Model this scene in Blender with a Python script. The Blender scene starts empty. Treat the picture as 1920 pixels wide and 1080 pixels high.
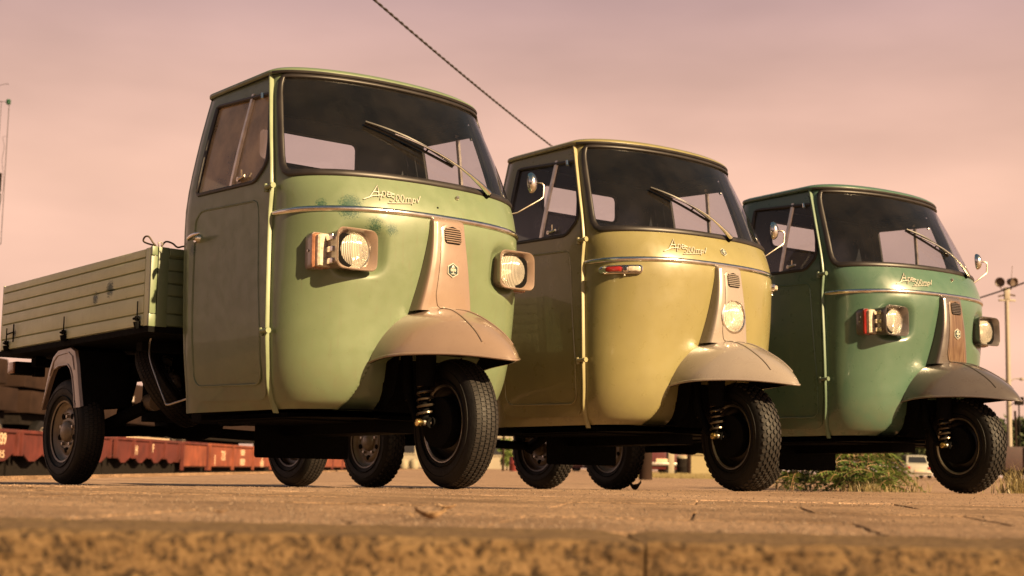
import bpy, bmesh, math, random
from mathutils import Vector, Matrix
random.seed(7)
sc = bpy.context.scene
COL = sc.collection
PI = math.pi
rad = math.radians

# ---------------------------------------------------------------- camera
PITCH, ROLL, CAMH = 0.12227, 0.02116, 0.0867
cd = bpy.data.cameras.new('camera'); cam = bpy.data.objects.new('camera', cd); COL.objects.link(cam)
cp, sp = math.cos(PITCH), math.sin(PITCH)
fw = Vector((0, cp, sp)); up0 = Vector((0, -sp, cp)); rt0 = Vector((1, 0, 0))
rt = rt0*math.cos(ROLL) + up0*math.sin(ROLL); up = up0*math.cos(ROLL) - rt0*math.sin(ROLL)
M = Matrix((rt, up, -fw)).transposed().to_4x4(); M.translation = Vector((0, 0, CAMH))
cam.matrix_world = M
cd.sensor_width = 36; cd.lens = 2734.1/1920*36; cd.clip_start = 0.05; cd.clip_end = 3000
cd.dof.use_dof = True; cd.dof.focus_distance = 5.9; cd.dof.aperture_fstop = 5.0
sc.camera = cam
sc.render.resolution_x = 1024; sc.render.resolution_y = 576
sc.view_settings.view_transform = 'Standard'; sc.view_settings.look = 'None'
sc.view_settings.exposure = 1.6; sc.view_settings.gamma = 1

# ---------------------------------------------------------------- sun and sky
SUNEL = rad(27)
sx, sy = 0.728, -0.686
sl = math.hypot(sx, sy); sx /= sl; sy /= sl
sd = Vector((sx*math.cos(SUNEL), sy*math.cos(SUNEL), math.sin(SUNEL)))
ld = bpy.data.lights.new('sun', 'SUN'); ld.energy = 5.0; ld.angle = rad(0.6); ld.color = (1, .69, .36)
sun = bpy.data.objects.new('sun', ld); COL.objects.link(sun)
sun.rotation_euler = (-sd).to_track_quat('-Z', 'Y').to_euler()
W = bpy.data.worlds.new('World'); sc.world = W; W.use_nodes = True
wn, wl = W.node_tree.nodes, W.node_tree.links
wn.clear()
wo = wn.new('ShaderNodeOutputWorld'); bg = wn.new('ShaderNodeBackground')
sky = wn.new('ShaderNodeTexSky'); sky.sky_type = 'NISHITA'; sky.sun_disc = False
sky.sun_elevation = SUNEL; sky.sun_rotation = math.atan2(sx, sy); sky.dust_density = 4
tc = wn.new('ShaderNodeTexCoord'); sep = wn.new('ShaderNodeSeparateXYZ'); wl.new(tc.outputs['Generated'], sep.inputs[0])
rmp = wn.new('ShaderNodeValToRGB'); wl.new(sep.outputs['Z'], rmp.inputs[0])
cr = rmp.color_ramp
cr.elements[0].position = 0.0; cr.elements[0].color = (.262, .158, .110, 1)
cr.elements[1].position = 1.0; cr.elements[1].color = (.014, .028, .034, 1)
for p, c in ((.08, (.292, .172, .124)), (.19, (.282, .168, .121)), (.25, (.243, .147, .114)), (.31, (.176, .110, .099)), (.42, (.085, .068, .068)), (.6, (.028, .038, .044))):
    e = cr.elements.new(p); e.color = (*c, 1)
mp = wn.new('ShaderNodeMapping'); mp.inputs['Scale'].default_value = (1.6, 1.6, 5.0); wl.new(tc.outputs['Generated'], mp.inputs[0])
nz = wn.new('ShaderNodeTexNoise'); nz.inputs['Scale'].default_value = 2.6; nz.inputs['Detail'].default_value = 4; nz.inputs['Roughness'].default_value = .45
wl.new(mp.outputs[0], nz.inputs['Vector'])
mr = wn.new('ShaderNodeMapRange'); mr.inputs[1].default_value = .3; mr.inputs[2].default_value = .7; mr.inputs[3].default_value = .90; mr.inputs[4].default_value = 1.22
wl.new(nz.outputs[0], mr.inputs[0])
vm = wn.new('ShaderNodeVectorMath'); vm.operation = 'SCALE'; wl.new(rmp.outputs[0], vm.inputs[0]); wl.new(mr.outputs[0], vm.inputs['Scale'])
sk = wn.new('ShaderNodeVectorMath'); sk.operation = 'SCALE'; sk.inputs['Scale'].default_value = .003; wl.new(sky.outputs[0], sk.inputs[0])
ad = wn.new('ShaderNodeVectorMath'); ad.operation = 'ADD'; wl.new(vm.outputs[0], ad.inputs[0]); wl.new(sk.outputs[0], ad.inputs[1])
wl.new(ad.outputs[0], bg.inputs[0]); bg.inputs[1].default_value = 1.0; wl.new(bg.outputs[0], wo.inputs[0])

# ---------------------------------------------------------------- materials
def newmat(name):
    m = bpy.data.materials.new(name); m.use_nodes = True
    n = m.node_tree.nodes; b = n['Principled BSDF']
    return m, n, m.node_tree.links, b
def mat(name, col, rough=.5, metal=0, var=.15, scale=12, bump=0, bscale=60, coat=0, spec=.5, emit=None, col2=None, det=5):
    if not metal: col = tuple(c*.62 for c in col)
    m, n, l, b = newmat(name)
    b.inputs['Roughness'].default_value = rough; b.inputs['Metallic'].default_value = metal
    b.inputs['Coat Weight'].default_value = coat; b.inputs['Coat Roughness'].default_value = .08
    b.inputs['Specular IOR Level'].default_value = spec
    t = n.new('ShaderNodeTexCoord')
    if var > 0 or col2:
        z = n.new('ShaderNodeTexNoise'); z.inputs['Scale'].default_value = scale; z.inputs['Detail'].default_value = det
        l.new(t.outputs['Object'], z.inputs['Vector'])
        r = n.new('ShaderNodeValToRGB'); l.new(z.outputs[0], r.inputs[0])
        r.color_ramp.elements[0].position = .3; r.color_ramp.elements[1].position = .72
        c2 = col2 or tuple(min(1, c*(1+var)) for c in col)
        c1 = tuple(c*(1-var) for c in col)
        r.color_ramp.elements[0].color = (*c1, 1); r.color_ramp.elements[1].color = (*c2, 1)
        l.new(r.outputs[0], b.inputs['Base Color'])
        mr = n.new('ShaderNodeMapRange'); mr.inputs[3].default_value = rough*.8; mr.inputs[4].default_value = min(1, rough*1.3)
        l.new(z.outputs[0], mr.inputs[0]); l.new(mr.outputs[0], b.inputs['Roughness'])
    else:
        b.inputs['Base Color'].default_value = (*col, 1)
    if bump:
        z2 = n.new('ShaderNodeTexNoise'); z2.inputs['Scale'].default_value = bscale; z2.inputs['Detail'].default_value = 6
        l.new(t.outputs['Object'], z2.inputs['Vector'])
        bp = n.new('ShaderNodeBump'); bp.inputs['Strength'].default_value = bump; bp.inputs['Distance'].default_value = .01
        l.new(z2.outputs[0], bp.inputs['Height']); l.new(bp.outputs[0], b.inputs['Normal'])
    if emit:
        b.inputs['Emission Color'].default_value = (*emit[:3], 1); b.inputs['Emission Strength'].default_value = emit[3]
    return m
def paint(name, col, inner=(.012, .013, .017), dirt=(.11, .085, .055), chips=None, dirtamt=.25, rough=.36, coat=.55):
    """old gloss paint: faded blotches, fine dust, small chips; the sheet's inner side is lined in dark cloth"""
    m, n, l, b = newmat(name)
    t = n.new('ShaderNodeTexCoord'); g = n.new('ShaderNodeNewGeometry')
    def noise(s, d=5, r=.5, vec=None):
        z = n.new('ShaderNodeTexNoise'); z.inputs['Scale'].default_value = s; z.inputs['Detail'].default_value = d; z.inputs['Roughness'].default_value = r
        l.new(vec or t.outputs['Object'], z.inputs['Vector']); return z.outputs[0]
    def mix(f, a, c):
        x = n.new('ShaderNodeMix'); x.data_type = 'RGBA'
        if isinstance(f, float): x.inputs[0].default_value = f
        else: l.new(f, x.inputs[0])
        for k, s in ((6, a), (7, c)):
            if isinstance(s, tuple): x.inputs[k].default_value = (*s, 1)
            else: l.new(s, x.inputs[k])
        return x.outputs[2]
    def rng(v, a, c, lo=0., hi=1.):
        q = n.new('ShaderNodeMapRange'); l.new(v, q.inputs[0])
        for k, s in zip((1, 2, 3, 4), (a, c, lo, hi)): q.inputs[k].default_value = s
        return q.outputs[0]
    fade = mix(rng(noise(3.2, 3), .35, .65), tuple(c*.93 for c in col), tuple(c*1.07 for c in col))
    mpn = n.new('ShaderNodeMapping'); mpn.inputs['Scale'].default_value = (9, 9, 1.2); l.new(t.outputs['Object'], mpn.inputs[0])
    streak = rng(noise(6, 6, .6, mpn.outputs[0]), .56, .80, 0, dirtamt)
    c = mix(streak, fade, dirt)
    c = mix(rng(noise(190, 2), .70, .78, 0, .55), c, tuple(v*.45 for v in dirt))
    c = mix(rng(noise(52, 4, .65), .695, .72, 0, .45), c, tuple(v*.6 for v in dirt))
    sepz = n.new('ShaderNodeSeparateXYZ'); l.new(t.outputs['Object'], sepz.inputs[0])
    low = rng(sepz.outputs[2], .30, .52, .35, 0.)
    lm = n.new('ShaderNodeMath'); lm.operation = 'MULTIPLY'; l.new(low, lm.inputs[0]); l.new(rng(noise(14, 5), .35, .65), lm.inputs[1])
    c = mix(lm.outputs[0], c, dirt)
    if chips:
        for (cx, cy, cz, r, cc) in chips:
            d = n.new('ShaderNodeVectorMath'); d.operation = 'DISTANCE'; l.new(t.outputs['Object'], d.inputs[0]); d.inputs[1].default_value = (cx, cy, cz)
            a = rng(d.outputs['Value'], r*.1, r*1.1, .92, 0)
            k = n.new('ShaderNodeMath'); k.operation = 'MULTIPLY'; l.new(a, k.inputs[0]); l.new(noise(210, 5, .8), k.inputs[1])
            c = mix(rng(k.outputs[0], .34, .385, 0, 1), c, cc)
    bf = mix(g.outputs['Backfacing'], c, inner)  # back faces darkened in colour to keep the cab interior shaded
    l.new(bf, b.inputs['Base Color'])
    cw = n.new('ShaderNodeMath'); cw.operation = 'MULTIPLY_ADD'; l.new(g.outputs['Backfacing'], cw.inputs[0]); cw.inputs[1].default_value = -coat; cw.inputs[2].default_value = coat
    l.new(cw.outputs[0], b.inputs['Coat Weight']); b.inputs['Coat Roughness'].default_value = .045
    l.new(rng(noise(20, 5), .3, .7, rough*.85, rough*1.3), b.inputs['Roughness'])
    bp = n.new('ShaderNodeBump'); bp.inputs['Strength'].default_value = .12; bp.inputs['Distance'].default_value = .02
    l.new(noise(4.5, 2), bp.inputs['Height']); l.new(bp.outputs[0], b.inputs['Normal']); 
    return m
def glassmat(name, tint=(.80, .82, .85), dust=.05, dustglowcol=(.45, .38, .33), boost=1.0, rough=.02, flutes=False):
    m, n, l, b = newmat(name); n.remove(b)
    out = n['Material Output']
    tr = n.new('ShaderNodeBsdfTransparent'); tr.inputs[0].default_value = (*tint, 1)
    gl = n.new('ShaderNodeBsdfGlossy'); gl.inputs['Roughness'].default_value = rough
    df = n.new('ShaderNodeBsdfDiffuse'); df.inputs[0].default_value = (*dustglowcol, 1)  # pale film: dust on windows, painted sunlit glow on the lamp lens
    g = n.new('ShaderNodeNewGeometry'); dt = n.new('ShaderNodeVectorMath'); dt.operation = 'DOT_PRODUCT'; l.new(g.outputs['Normal'], dt.inputs[0]); l.new(g.outputs['Incoming'], dt.inputs[1])
    def mth(op, a, b=None):
        q = n.new('ShaderNodeMath'); q.operation = op
        for k, v in ((0, a), (1, b)):
            if v is None: continue
            if isinstance(v, (int, float)): q.inputs[k].default_value = v
            else: l.new(v, q.inputs[k])
        return q.outputs[0]
    sch = mth('MULTIPLY_ADD', mth('POWER', mth('SUBTRACT', 1.0, mth('ABSOLUTE', dt.outputs['Value'])), 5.0), .95*boost)
    sch.node.inputs[2].default_value = .05*boost; sch.node.use_clamp = True
    mu = sch.node
    m1 = n.new('ShaderNodeMixShader'); l.new(tr.outputs[0], m1.inputs[1]); l.new(df.outputs[0], m1.inputs[2])
    t = n.new('ShaderNodeTexCoord'); z = n.new('ShaderNodeTexNoise'); z.inputs['Scale'].default_value = 7; z.inputs['Detail'].default_value = 6; l.new(t.outputs['Object'], z.inputs['Vector'])
    q = n.new('ShaderNodeMapRange'); l.new(z.outputs[0], q.inputs[0]); q.inputs[1].default_value = .3; q.inputs[2].default_value = .75; q.inputs[3].default_value = dust*.5; q.inputs[4].default_value = dust*1.7
    if flutes:      # moulded vertical ribs of a lamp glass
        w = n.new('ShaderNodeTexWave'); w.bands_direction = 'Y'; w.inputs['Scale'].default_value = 42; w.inputs['Distortion'].default_value = .4; l.new(t.outputs['Object'], w.inputs[0])
        h = n.new('ShaderNodeMapRange'); l.new(w.outputs[0], h.inputs[0]); h.inputs[3].default_value = .35; h.inputs[4].default_value = 1.7
        l.new(mth('MULTIPLY', q.outputs[0], h.outputs[0]), m1.inputs[0])
        bp = n.new('ShaderNodeBump'); bp.inputs['Strength'].default_value = .6; bp.inputs['Distance'].default_value = .002; l.new(w.outputs[0], bp.inputs['Height']); l.new(bp.outputs[0], gl.inputs['Normal'])
    else: l.new(q.outputs[0], m1.inputs[0])
    m2 = n.new('ShaderNodeMixShader'); l.new(mu.outputs[0], m2.inputs[0]); l.new(m1.outputs[0], m2.inputs[1]); l.new(gl.outputs[0], m2.inputs[2])
    l.new(m2.outputs[0], out.inputs[0]); return m
SAGE = (.106, .142, .080); OCHRE = (.178, .158, .068); TEAL = (.050, .098, .068)
M_ = {}
M_['chrome'] = mat('chrome', (.72, .70, .66), .16, 1, var=.12, scale=30)
M_['steel'] = mat('steel', (.45, .42, .38), .35, 1, var=.2, scale=30)
M_['darksteel'] = mat('dark_chrome', (.16, .14, .12), .3, 1, var=.2, scale=30)
M_['brass'] = mat('brass', (.85, .62, .25), .25, 1, var=.1)
M_['rubber'] = mat('gasket_rubber', (.022, .017, .016), .42, var=.3)
M_['tyre'] = mat('tyre_rubber', (.010, .009, .009), .6, spec=.25, var=.35, scale=25, bump=.2, bscale=90)
M_['tread'] = mat('tread_rubber', (.018, .014, .012), .62, spec=.35, var=.35, scale=60)
M_['black'] = mat('underbody_black', (.005, .0048, .0048), .8, spec=.08, var=.4, scale=20, bump=.3)
M_['rimpaint'] = mat('rim_paint', (.27, .215, .155), .4, var=.2, scale=18, coat=.3)
M_['rimshade'] = mat('rim_shade', (.012, .010, .010), .4, spec=.3, var=.3, scale=18)  # front rims blackened in colour for the shade under the mudguard
M_['alu'] = mat('aluminium_strip', (.62, .56, .48), .34, 1, var=.2, scale=25)
M_['cabshade'] = mat('cab_shade_lining', (.04, .042, .05), .8, var=.2)  # dark tone carries the shade inside the closed cab
M_['seat'] = mat('seat_vinyl', (.10, .11, .085), .5, var=.2)
M_['glass'] = glassmat('windscreen_glass', (.80, .81, .86), .012, boost=1.15)
M_['sideglass'] = glassmat('side_glass', (.78, .79, .82), .04)
M_['dustyglass'] = glassmat('dusty_side_glass', (.62, .56, .50), .55, (.50, .38, .24), boost=1.2, rough=.08)
M_['lens'] = glassmat('lamp_glass', (.96, .93, .88), .20, (.92, .86, .75), boost=1.6, rough=.08, flutes=True)  # warm white film in the colour imitates a sunlit lens
M_['reflector'] = mat('lamp_reflector', (.95, .92, .86), .22, 1, var=.1, scale=40, bump=.9, bscale=55)
M_['amber'] = mat('amber_lens', (.42, .19, .11), .25, var=.25, scale=60, coat=.8)
M_['red'] = mat('red_lens', (.35, .02, .015), .2, var=.2, coat=.8)
M_['clear'] = mat('clear_lens', (.72, .62, .50), .18, var=.35, scale=80, coat=.9)
M_['white'] = mat('badge_white', (.60, .58, .50), .4, var=.05)
M_['badgeblack'] = mat('badge_dark', (.02, .045, .05), .35, var=.1)
M_['cable'] = mat('cable', (.035, .028, .026), .7, var=.3)
M_['rope'] = mat('rope', (.12, .095, .07), .8, var=.3)

# ---------------------------------------------------------------- mesh helpers
class MB:
    def __init__(s): s.v = []; s.f = []; s.mi = []
    def add(s, vs, fs, mi=0):
        o = len(s.v); s.v += [tuple(p) for p in vs]; s.f += [tuple(i+o for i in f) for f in fs]; s.mi += [mi]*len(fs); return s
    def box(s, x0, x1, y0, y1, z0, z1, mi=0):
        vs = [(x, y, z) for x in (x0, x1) for y in (y0, y1) for z in (z0, z1)]
        return s.add(vs, [(0, 1, 3, 2), (4, 6, 7, 5), (0, 4, 5, 1), (2, 3, 7, 6), (0, 2, 6, 4), (1, 5, 7, 3)], mi)
    def obox(s, c, hx, hy, hz, mi=0):
        c = Vector(c); hx, hy, hz = Vector(hx), Vector(hy), Vector(hz)
        vs = [c+a*hx+b*hy+d*hz for a in (-1, 1) for b in (-1, 1) for d in (-1, 1)]
        return s.add(vs, [(0, 1, 3, 2), (4, 6, 7, 5), (0, 4, 5, 1), (2, 3, 7, 6), (0, 2, 6, 4), (1, 5, 7, 3)], mi)
    def loft(s, loops, closed=True, cap0=False, cap1=False, mi=0):
        n = len(loops[0]); o = len(s.v)
        for lp in loops: s.v += [tuple(p) for p in lp]
        m = n if closed else n-1
        for i in range(len(loops)-1):
            for j in range(m):
                k = (j+1) % n
                s.f.append((o+i*n+j, o+i*n+k, o+(i+1)*n+k, o+(i+1)*n+j)); s.mi.append(mi)
        if cap0: s.f.append(tuple(o+j for j in range(n))[::-1]); s.mi.append(mi)
        if cap1: s.f.append(tuple(o+(len(loops)-1)*n+j for j in range(n))); s.mi.append(mi)
        return s
    def tube(s, pts, r, n=8, closed=False, cap=True, mi=0):
        pts = [Vector(p) for p in pts]; N = len(pts); loops = []; prev = None
        for i, p in enumerate(pts):
            a = pts[(i-1) % N] if (closed or i > 0) else p; b = pts[(i+1) % N] if (closed or i < N-1) else p
            t = (b-a)
            if t.length < 1e-9: t = Vector((0, 0, 1))
            t.normalize()
            if prev is None:
                u = t.orthogonal().normalized()
            else:
                u = prev - t*prev.dot(t)
                u = u.normalized() if u.length > 1e-6 else t.orthogonal().normalized()
            prev = u; w = t.cross(u); rr = r[i] if isinstance(r, (list, tuple)) else r
            loops.append([p+(u*math.cos(2*PI*k/n)+w*math.sin(2*PI*k/n))*rr for k in range(n)])
        if closed: loops.append(loops[0])
        return s.loft(loops, True, cap and not closed, cap and not closed, mi)
    def lathe(s, prof, n=40, axis='y', c=(0, 0, 0), mi=0, cap=False):
        """prof: list of (radius, along)"""
        loops = []
        for r, a in prof:
            lp = []
            for k in range(n):
                t = 2*PI*k/n; u, w = r*math.cos(t), r*math.sin(t)
                lp.append({'y': (u, a, w), 'x': (a, u, w), 'z': (u, w, a)}[axis])
            loops.append([(p[0]+c[0], p[1]+c[1], p[2]+c[2]) for p in lp])
        return s.loft(loops, True, cap, cap, mi)
    def stube(s, pts, r, n=8, k=6):
        P = [Vector(p) for p in pts]; out = []
        for i in range(len(P)-1):
            a, b, c, d = P[max(0, i-1)], P[i], P[i+1], P[min(len(P)-1, i+2)]
            for q in range(k):
                t = q/k; out.append(.5*((2*b)+(c-a)*t+(2*a-5*b+4*c-d)*t*t+(3*b-a-3*c+d)*t**3))
        return s.tube(out+[P[-1]], r, n)
    def build(s, name, m, parent=None, smooth=35, ref=None, label=None, bevel=0, loc=None, fixn=True):
        me = bpy.data.meshes.new(name); me.from_pydata([tuple(p) for p in s.v], [], s.f)
        ms = m if isinstance(m, (list, tuple)) else [m]
        for q in ms: me.materials.append(q)
        me.polygons.foreach_set('material_index', s.mi)
        bm = bmesh.new(); bm.from_mesh(me)
        bmesh.ops.remove_doubles(bm, verts=bm.verts, dist=1e-5)
        if bevel:
            bmesh.ops.recalc_face_normals(bm, faces=bm.faces)
            ed = [e for e in bm.edges if len(e.link_faces) == 2 and e.calc_face_angle(0) > rad(40)]
            bmesh.ops.bevel(bm, geom=ed, offset=bevel, segments=2, affect='EDGES', profile=.6)
        if ref is not None:
            rf = Vector(ref)
            bm.normal_update()
            fl = [f for f in bm.faces if f.normal.dot(f.calc_center_median()-rf) < 0]
            bmesh.ops.reverse_faces(bm, faces=fl)
        elif fixn: bmesh.ops.recalc_face_normals(bm, faces=bm.faces)
        bm.to_mesh(me); bm.free()
        if smooth:
            me.polygons.foreach_set('use_smooth', [True]*len(me.polygons))
            me.set_sharp_from_angle(angle=rad(smooth))
        o = bpy.data.objects.new(name, me); COL.objects.link(o)
        if parent: o.parent = parent
        if loc: o.location = loc
        if label: o['label'] = label
        return o
def tag(o, label=None, cat=None, group=None, kind=None):
    for k, v in (('label', label), ('category', cat), ('group', group), ('kind', kind)):
        if v: o[k] = v
    return o
def empty(name, loc=(0, 0, 0), rot=(0, 0, 0)):
    o = bpy.data.objects.new(name, None); COL.objects.link(o); o.location = loc; o.rotation_euler = rot; o.empty_display_size = .1
    return o
def interp(tab, z):
    if z <= tab[0][0]: return tab[0][1]
    for (a, b), (c, d) in zip(tab, tab[1:]):
        if z <= c:
            return b+(d-b)*(z-a)/(c-a)
    return tab[-1][1]
def smoothtab(tab):
    # monotone-ish Catmull-Rom resample of a table so the sheet metal has no kinks
    out = []
    for i in range(len(tab)-1):
        p0 = tab[max(i-1, 0)]; p1 = tab[i]; p2 = tab[i+1]; p3 = tab[min(i+2, len(tab)-1)]
        m1 = (p2[1]-p0[1])/(p2[0]-p0[0]); m2 = (p3[1]-p1[1])/(p3[0]-p1[0]); h = p2[0]-p1[0]
        for k in range(6):
            t = k/6
            v = (2*t**3-3*t*t+1)*p1[1]+(t**3-2*t*t+t)*h*m1+(-2*t**3+3*t*t)*p2[1]+(t**3-t*t)*h*m2
            out.append((p1[0]+h*t, v))
    out.append(tab[-1]); return out
def rpoly(pts, rs, n=7):
    """rounded polygon (2D), pts CCW or CW, rs radius list"""
    out = []; N = len(pts)
    if not isinstance(rs, (list, tuple)): rs = [rs]*N
    for i in range(N):
        p = Vector(pts[i]); a = Vector(pts[i-1])-p; b = Vector(pts[(i+1) % N])-p; r = rs[i]
        if r <= 0: out.append(tuple(p)); continue
        ang = a.angle(b); d = min(r/math.tan(ang/2), a.length*.49, b.length*.49); r = d*math.tan(ang/2)
        s = p+a.normalized()*d; e = p+b.normalized()*d; c = p+(a.normalized()+b.normalized()).normalized()*(r/math.sin(ang/2))
        a0 = math.atan2(*(s-c).yx); a1 = math.atan2(*(e-c).yx); da = (a1-a0+PI) % (2*PI)-PI
        for k in range(n+1): t = a0+da*k/n; out.append((c.x+r*math.cos(t), c.y+r*math.sin(t)))
    return out
def resample(poly, n):
    P = [Vector(p) for p in poly]+[Vector(poly[0])]; L = [0]
    for a, b in zip(P, P[1:]): L.append(L[-1]+(b-a).length)
    out = []; j = 0
    for i in range(n):
        t = L[-1]*i/n
        while L[j+1] < t: j += 1
        f = (t-L[j])/max(L[j+1]-L[j], 1e-9); out.append(tuple(P[j].lerp(P[j+1], f)))
    return out
def raypoly(c, ang, poly):
    dx, dy = math.cos(ang), math.sin(ang); best = None
    for i in range(len(poly)):
        x1, y1 = poly[i-1]; x2, y2 = poly[i]; x1 -= c[0]; x2 -= c[0]; y1 -= c[1]; y2 -= c[1]
        ex, ey = x2-x1, y2-y1; den = dx*ey-dy*ex
        if abs(den) < 1e-12: continue
        t = (x1*ey-y1*ex)/den; u = (x1*dy-y1*dx)/den
        if t > 0 and -1e-6 <= u <= 1+1e-6: best = t if best is None else max(best, t)
    return (c[0]+dx*best, c[1]+dy*best)
def ring(mb, S, outer, hole, c, k=5, mi=0):
    """sheet between an outer loop (list of 2D points) and a hole polygon, mapped by S"""
    loops = []
    inn = [raypoly(c, math.atan2(p[1]-c[1], p[0]-c[0]), hole) for p in outer]
    for i in range(k+1):
        f = i/k; loops.append([S(p[0]+(q[0]-p[0])*f, p[1]+(q[1]-p[1])*f) for p, q in zip(outer, inn)])
    mb.loft(loops, True, mi=mi)
def disc(mb, S, outer, c, k=8, mi=0):
    loops = []
    for i in range(k): f = i/k; loops.append([S(p[0]+(c[0]-p[0])*f, p[1]+(c[1]-p[1])*f) for p in outer])
    mb.loft(loops, True, mi=mi)
    o = len(mb.v); n = len(outer); mb.v.append(tuple(S(*c)))
    for j in range(n): mb.f.append((o-n+j, o-n+(j+1) % n, o)); mb.mi.append(mi)

# ---------------------------------------------------------------- the three-wheeler's sheet metal
ZS = (.30, .33, .40, .50, .60, .80, 1.05, 1.19, 1.28, 1.40, 1.66)
XA = smoothtab([(.30, -.505), (.36, -.485), (.45, -.460), (.59, -.446), (.80, -.447), (1.05, -.458), (1.17, -.447), (1.28, -.468), (1.45, -.520), (1.66, -.590)])
XF = smoothtab([(.30, -.255), (.33, -.205), (.40, -.172), (.50, -.153), (.60, -.140), (.70, -.120), (.80, -.100), (.90, -.085), (1.0, -.073), (1.054, -.076), (1.12, -.095), (1.193, -.133), (1.40, -.245), (1.66, -.403)])
WW = smoothtab([(.30, .482), (.33, .508), (.40, .538), (.50, .556), (.60, .566), (.80, .568), (1.05, .562), (1.19, .564), (1.28, .556), (1.40, .542), (1.66, .502)])
NN = [(.30, 2.2), (.60, 2.3), (1.054, 2.4), (1.19, 2.2), (1.66, 2.02)]
WR = smoothtab([(.30, .565), (.60, .600), (1.05, .612), (1.20, .606), (1.45, .560), (1.66, .510)])
XB = -1.095      # rear wall
ZT = 1.655
def S(u, z):
    """front sheet: u -1 (right seam) .. 1 (left seam)"""
    ph = u*PI/2; n = interp(NN, z); w = interp(WW, z); xa = interp(XA, z); xf = interp(XF, z)
    y = w*math.copysign(abs(math.sin(ph))**(2/n), ph); x = xa+(xf-xa)*max(0, math.cos(ph))**(2/n)
    return Vector((x, y, z))
def Sy(y, z):
    w = interp(WW, z); n = interp(NN, z); xa = interp(XA, z); xf = interp(XF, z)
    return xa+(xf-xa)*max(0, 1-min(1, abs(y)/w)**n)**(1/n)
def Snorm(y, z):
    e = .004
    a = Vector((Sy(y+e, z)-Sy(y-e, z), 2*e, 0)); b = Vector((Sy(y, z+e)-Sy(y, z-e), 0, 2*e))
    nn = a.cross(b).normalized()
    return nn if nn.x > 0 else -nn
def onS(y, z, off=0):
    p = Vector((Sy(y, z), y, z)); return p+Snorm(y, z)*off if off else p
def SD(side, off=0):
    def f(x, z):
        xa = interp(XA, z); w = interp(WW, z); wr = interp(WR, z)
        t = (xa-x)/(xa+1.03)
        y = w+(wr-w)*min(1.15, max(0, t))
        if x < -1.045: y -= (-1.045-x)**2*6
        return Vector((x, side*(y+off), z))
    return f
def rr(w, h, r, n=6, cx=0, cy=0):
    return rpoly([(cx-w/2, cy-h/2), (cx+w/2, cy-h/2), (cx+w/2, cy+h/2), (cx-w/2, cy+h/2)], r, n)

def stroke_text(mb, strokes, y0, z0, sc_, r, slant=.25, rise=0.0, off=.004):
    for st in strokes:
        pts = []
        for a, b in zip(st, st[1:]):
            for k in range(3): pts.append((a[0]+(b[0]-a[0])*k/3, a[1]+(b[1]-a[1])*k/3))
        pts.append(st[-1])
        P = []
        for x, y in pts:
            yy = y0+(x+y*slant)*sc_; zz = z0+(y+x*rise)*sc_; P.append(onS(yy, zz, off))
        mb.tube(P, r, 6)
ARC = lambda cx, cy, rx, ry, a0, a1, n=10: [(cx+rx*math.cos(rad(a0+(a1-a0)*i/n)), cy+ry*math.sin(rad(a0+(a1-a0)*i/n))) for i in range(n+1)]
APE = [[(-.55, -.30), (-.1, -.1), (.45, 1.05), (.62, .0)], [(-.55, -.30), (.1, .02), (.85, .15)], [(.15, .38), (.60, .42)],
       [(.88, .5), (.80, -.28)], ARC(1.02, .27, .17, .24, 160, -170), ARC(1.48, .25, .17, .22, 0, 320), [(1.31, .25), (1.65, .27)], [(1.3, .52), (1.95, .30)]]
NUM = [[(.42, .75), (.08, .72), (.04, .42)], ARC(.20, .22, .20, .22, 110, -160), ARC(.72, .37, .18, .35, 0, 360, 12), ARC(1.22, .37, .18, .35, 0, 360, 12),
       [(1.60, 0), (1.62, .42)], ARC(1.76, .28, .14, .16, 180, 0, 6), [(1.90, .28), (1.90, 0)], ARC(2.04, .28, .14, .16, 180, 0, 6), [(2.18, .28), (2.20, 0)],
       [(2.40, .42), (2.36, -.25)], ARC(2.56, .20, .16, .20, 160, -170, 9), [(2.86, .42), (2.96, 0), (3.20, .72)], [(-.15, -.18), (.6, -.16), (1.4, -.12), (2.3, -.08)]]
def hexemblem(par, y, z, r, off, pt):
    nrm = Vector((1, 0, 0))
    n = Vector(pt[1]).normalized(); c = Vector(pt[0]); uy = Vector((0, 1, 0)); uy = (uy-n*uy.dot(n)).normalized(); uz = n.cross(uy)
    if uz.z < 0: uz = -uz
    def hx(rr_, a, b): return [[c+n*h+(uy*math.cos(rad(30+60*k))+uz*math.sin(rad(30+60*k)))*q for k in range(6)] for h, q in ((a, rr_), (b, rr_))]
    mb = MB(); mb.loft(hx(r, 0, .003), cap1=True); o = mb.build('emblem', M_['white'], par, smooth=0)
    mb = MB(); mb.loft(hx(r*.86, .003, .0042), cap1=True); mb.build('emblem_field', M_['badgeblack'], o, smooth=0)
    mb = MB()
    for st in ([(0, -.55), (0, .65)], [(0, .65), (-.22, .32)], [(0, .65), (.22, .32)], ARC(-.27, .02, .13, .17, 0, 360, 9), ARC(.27, .02, .13, .17, 0, 360, 9), ARC(-.27, .02, .05, .08, 0, 360, 6), ARC(.27, .02, .05, .08, 0, 360, 6), [(-.34, -.52), (.34, -.52)]):
        mb.tube([c+n*.0046+uy*(a*r)+uz*(b*r) for a, b in st], r*.085, 5)
    mb.build('emblem_mark', M_['white'], o)
    return o

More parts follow.
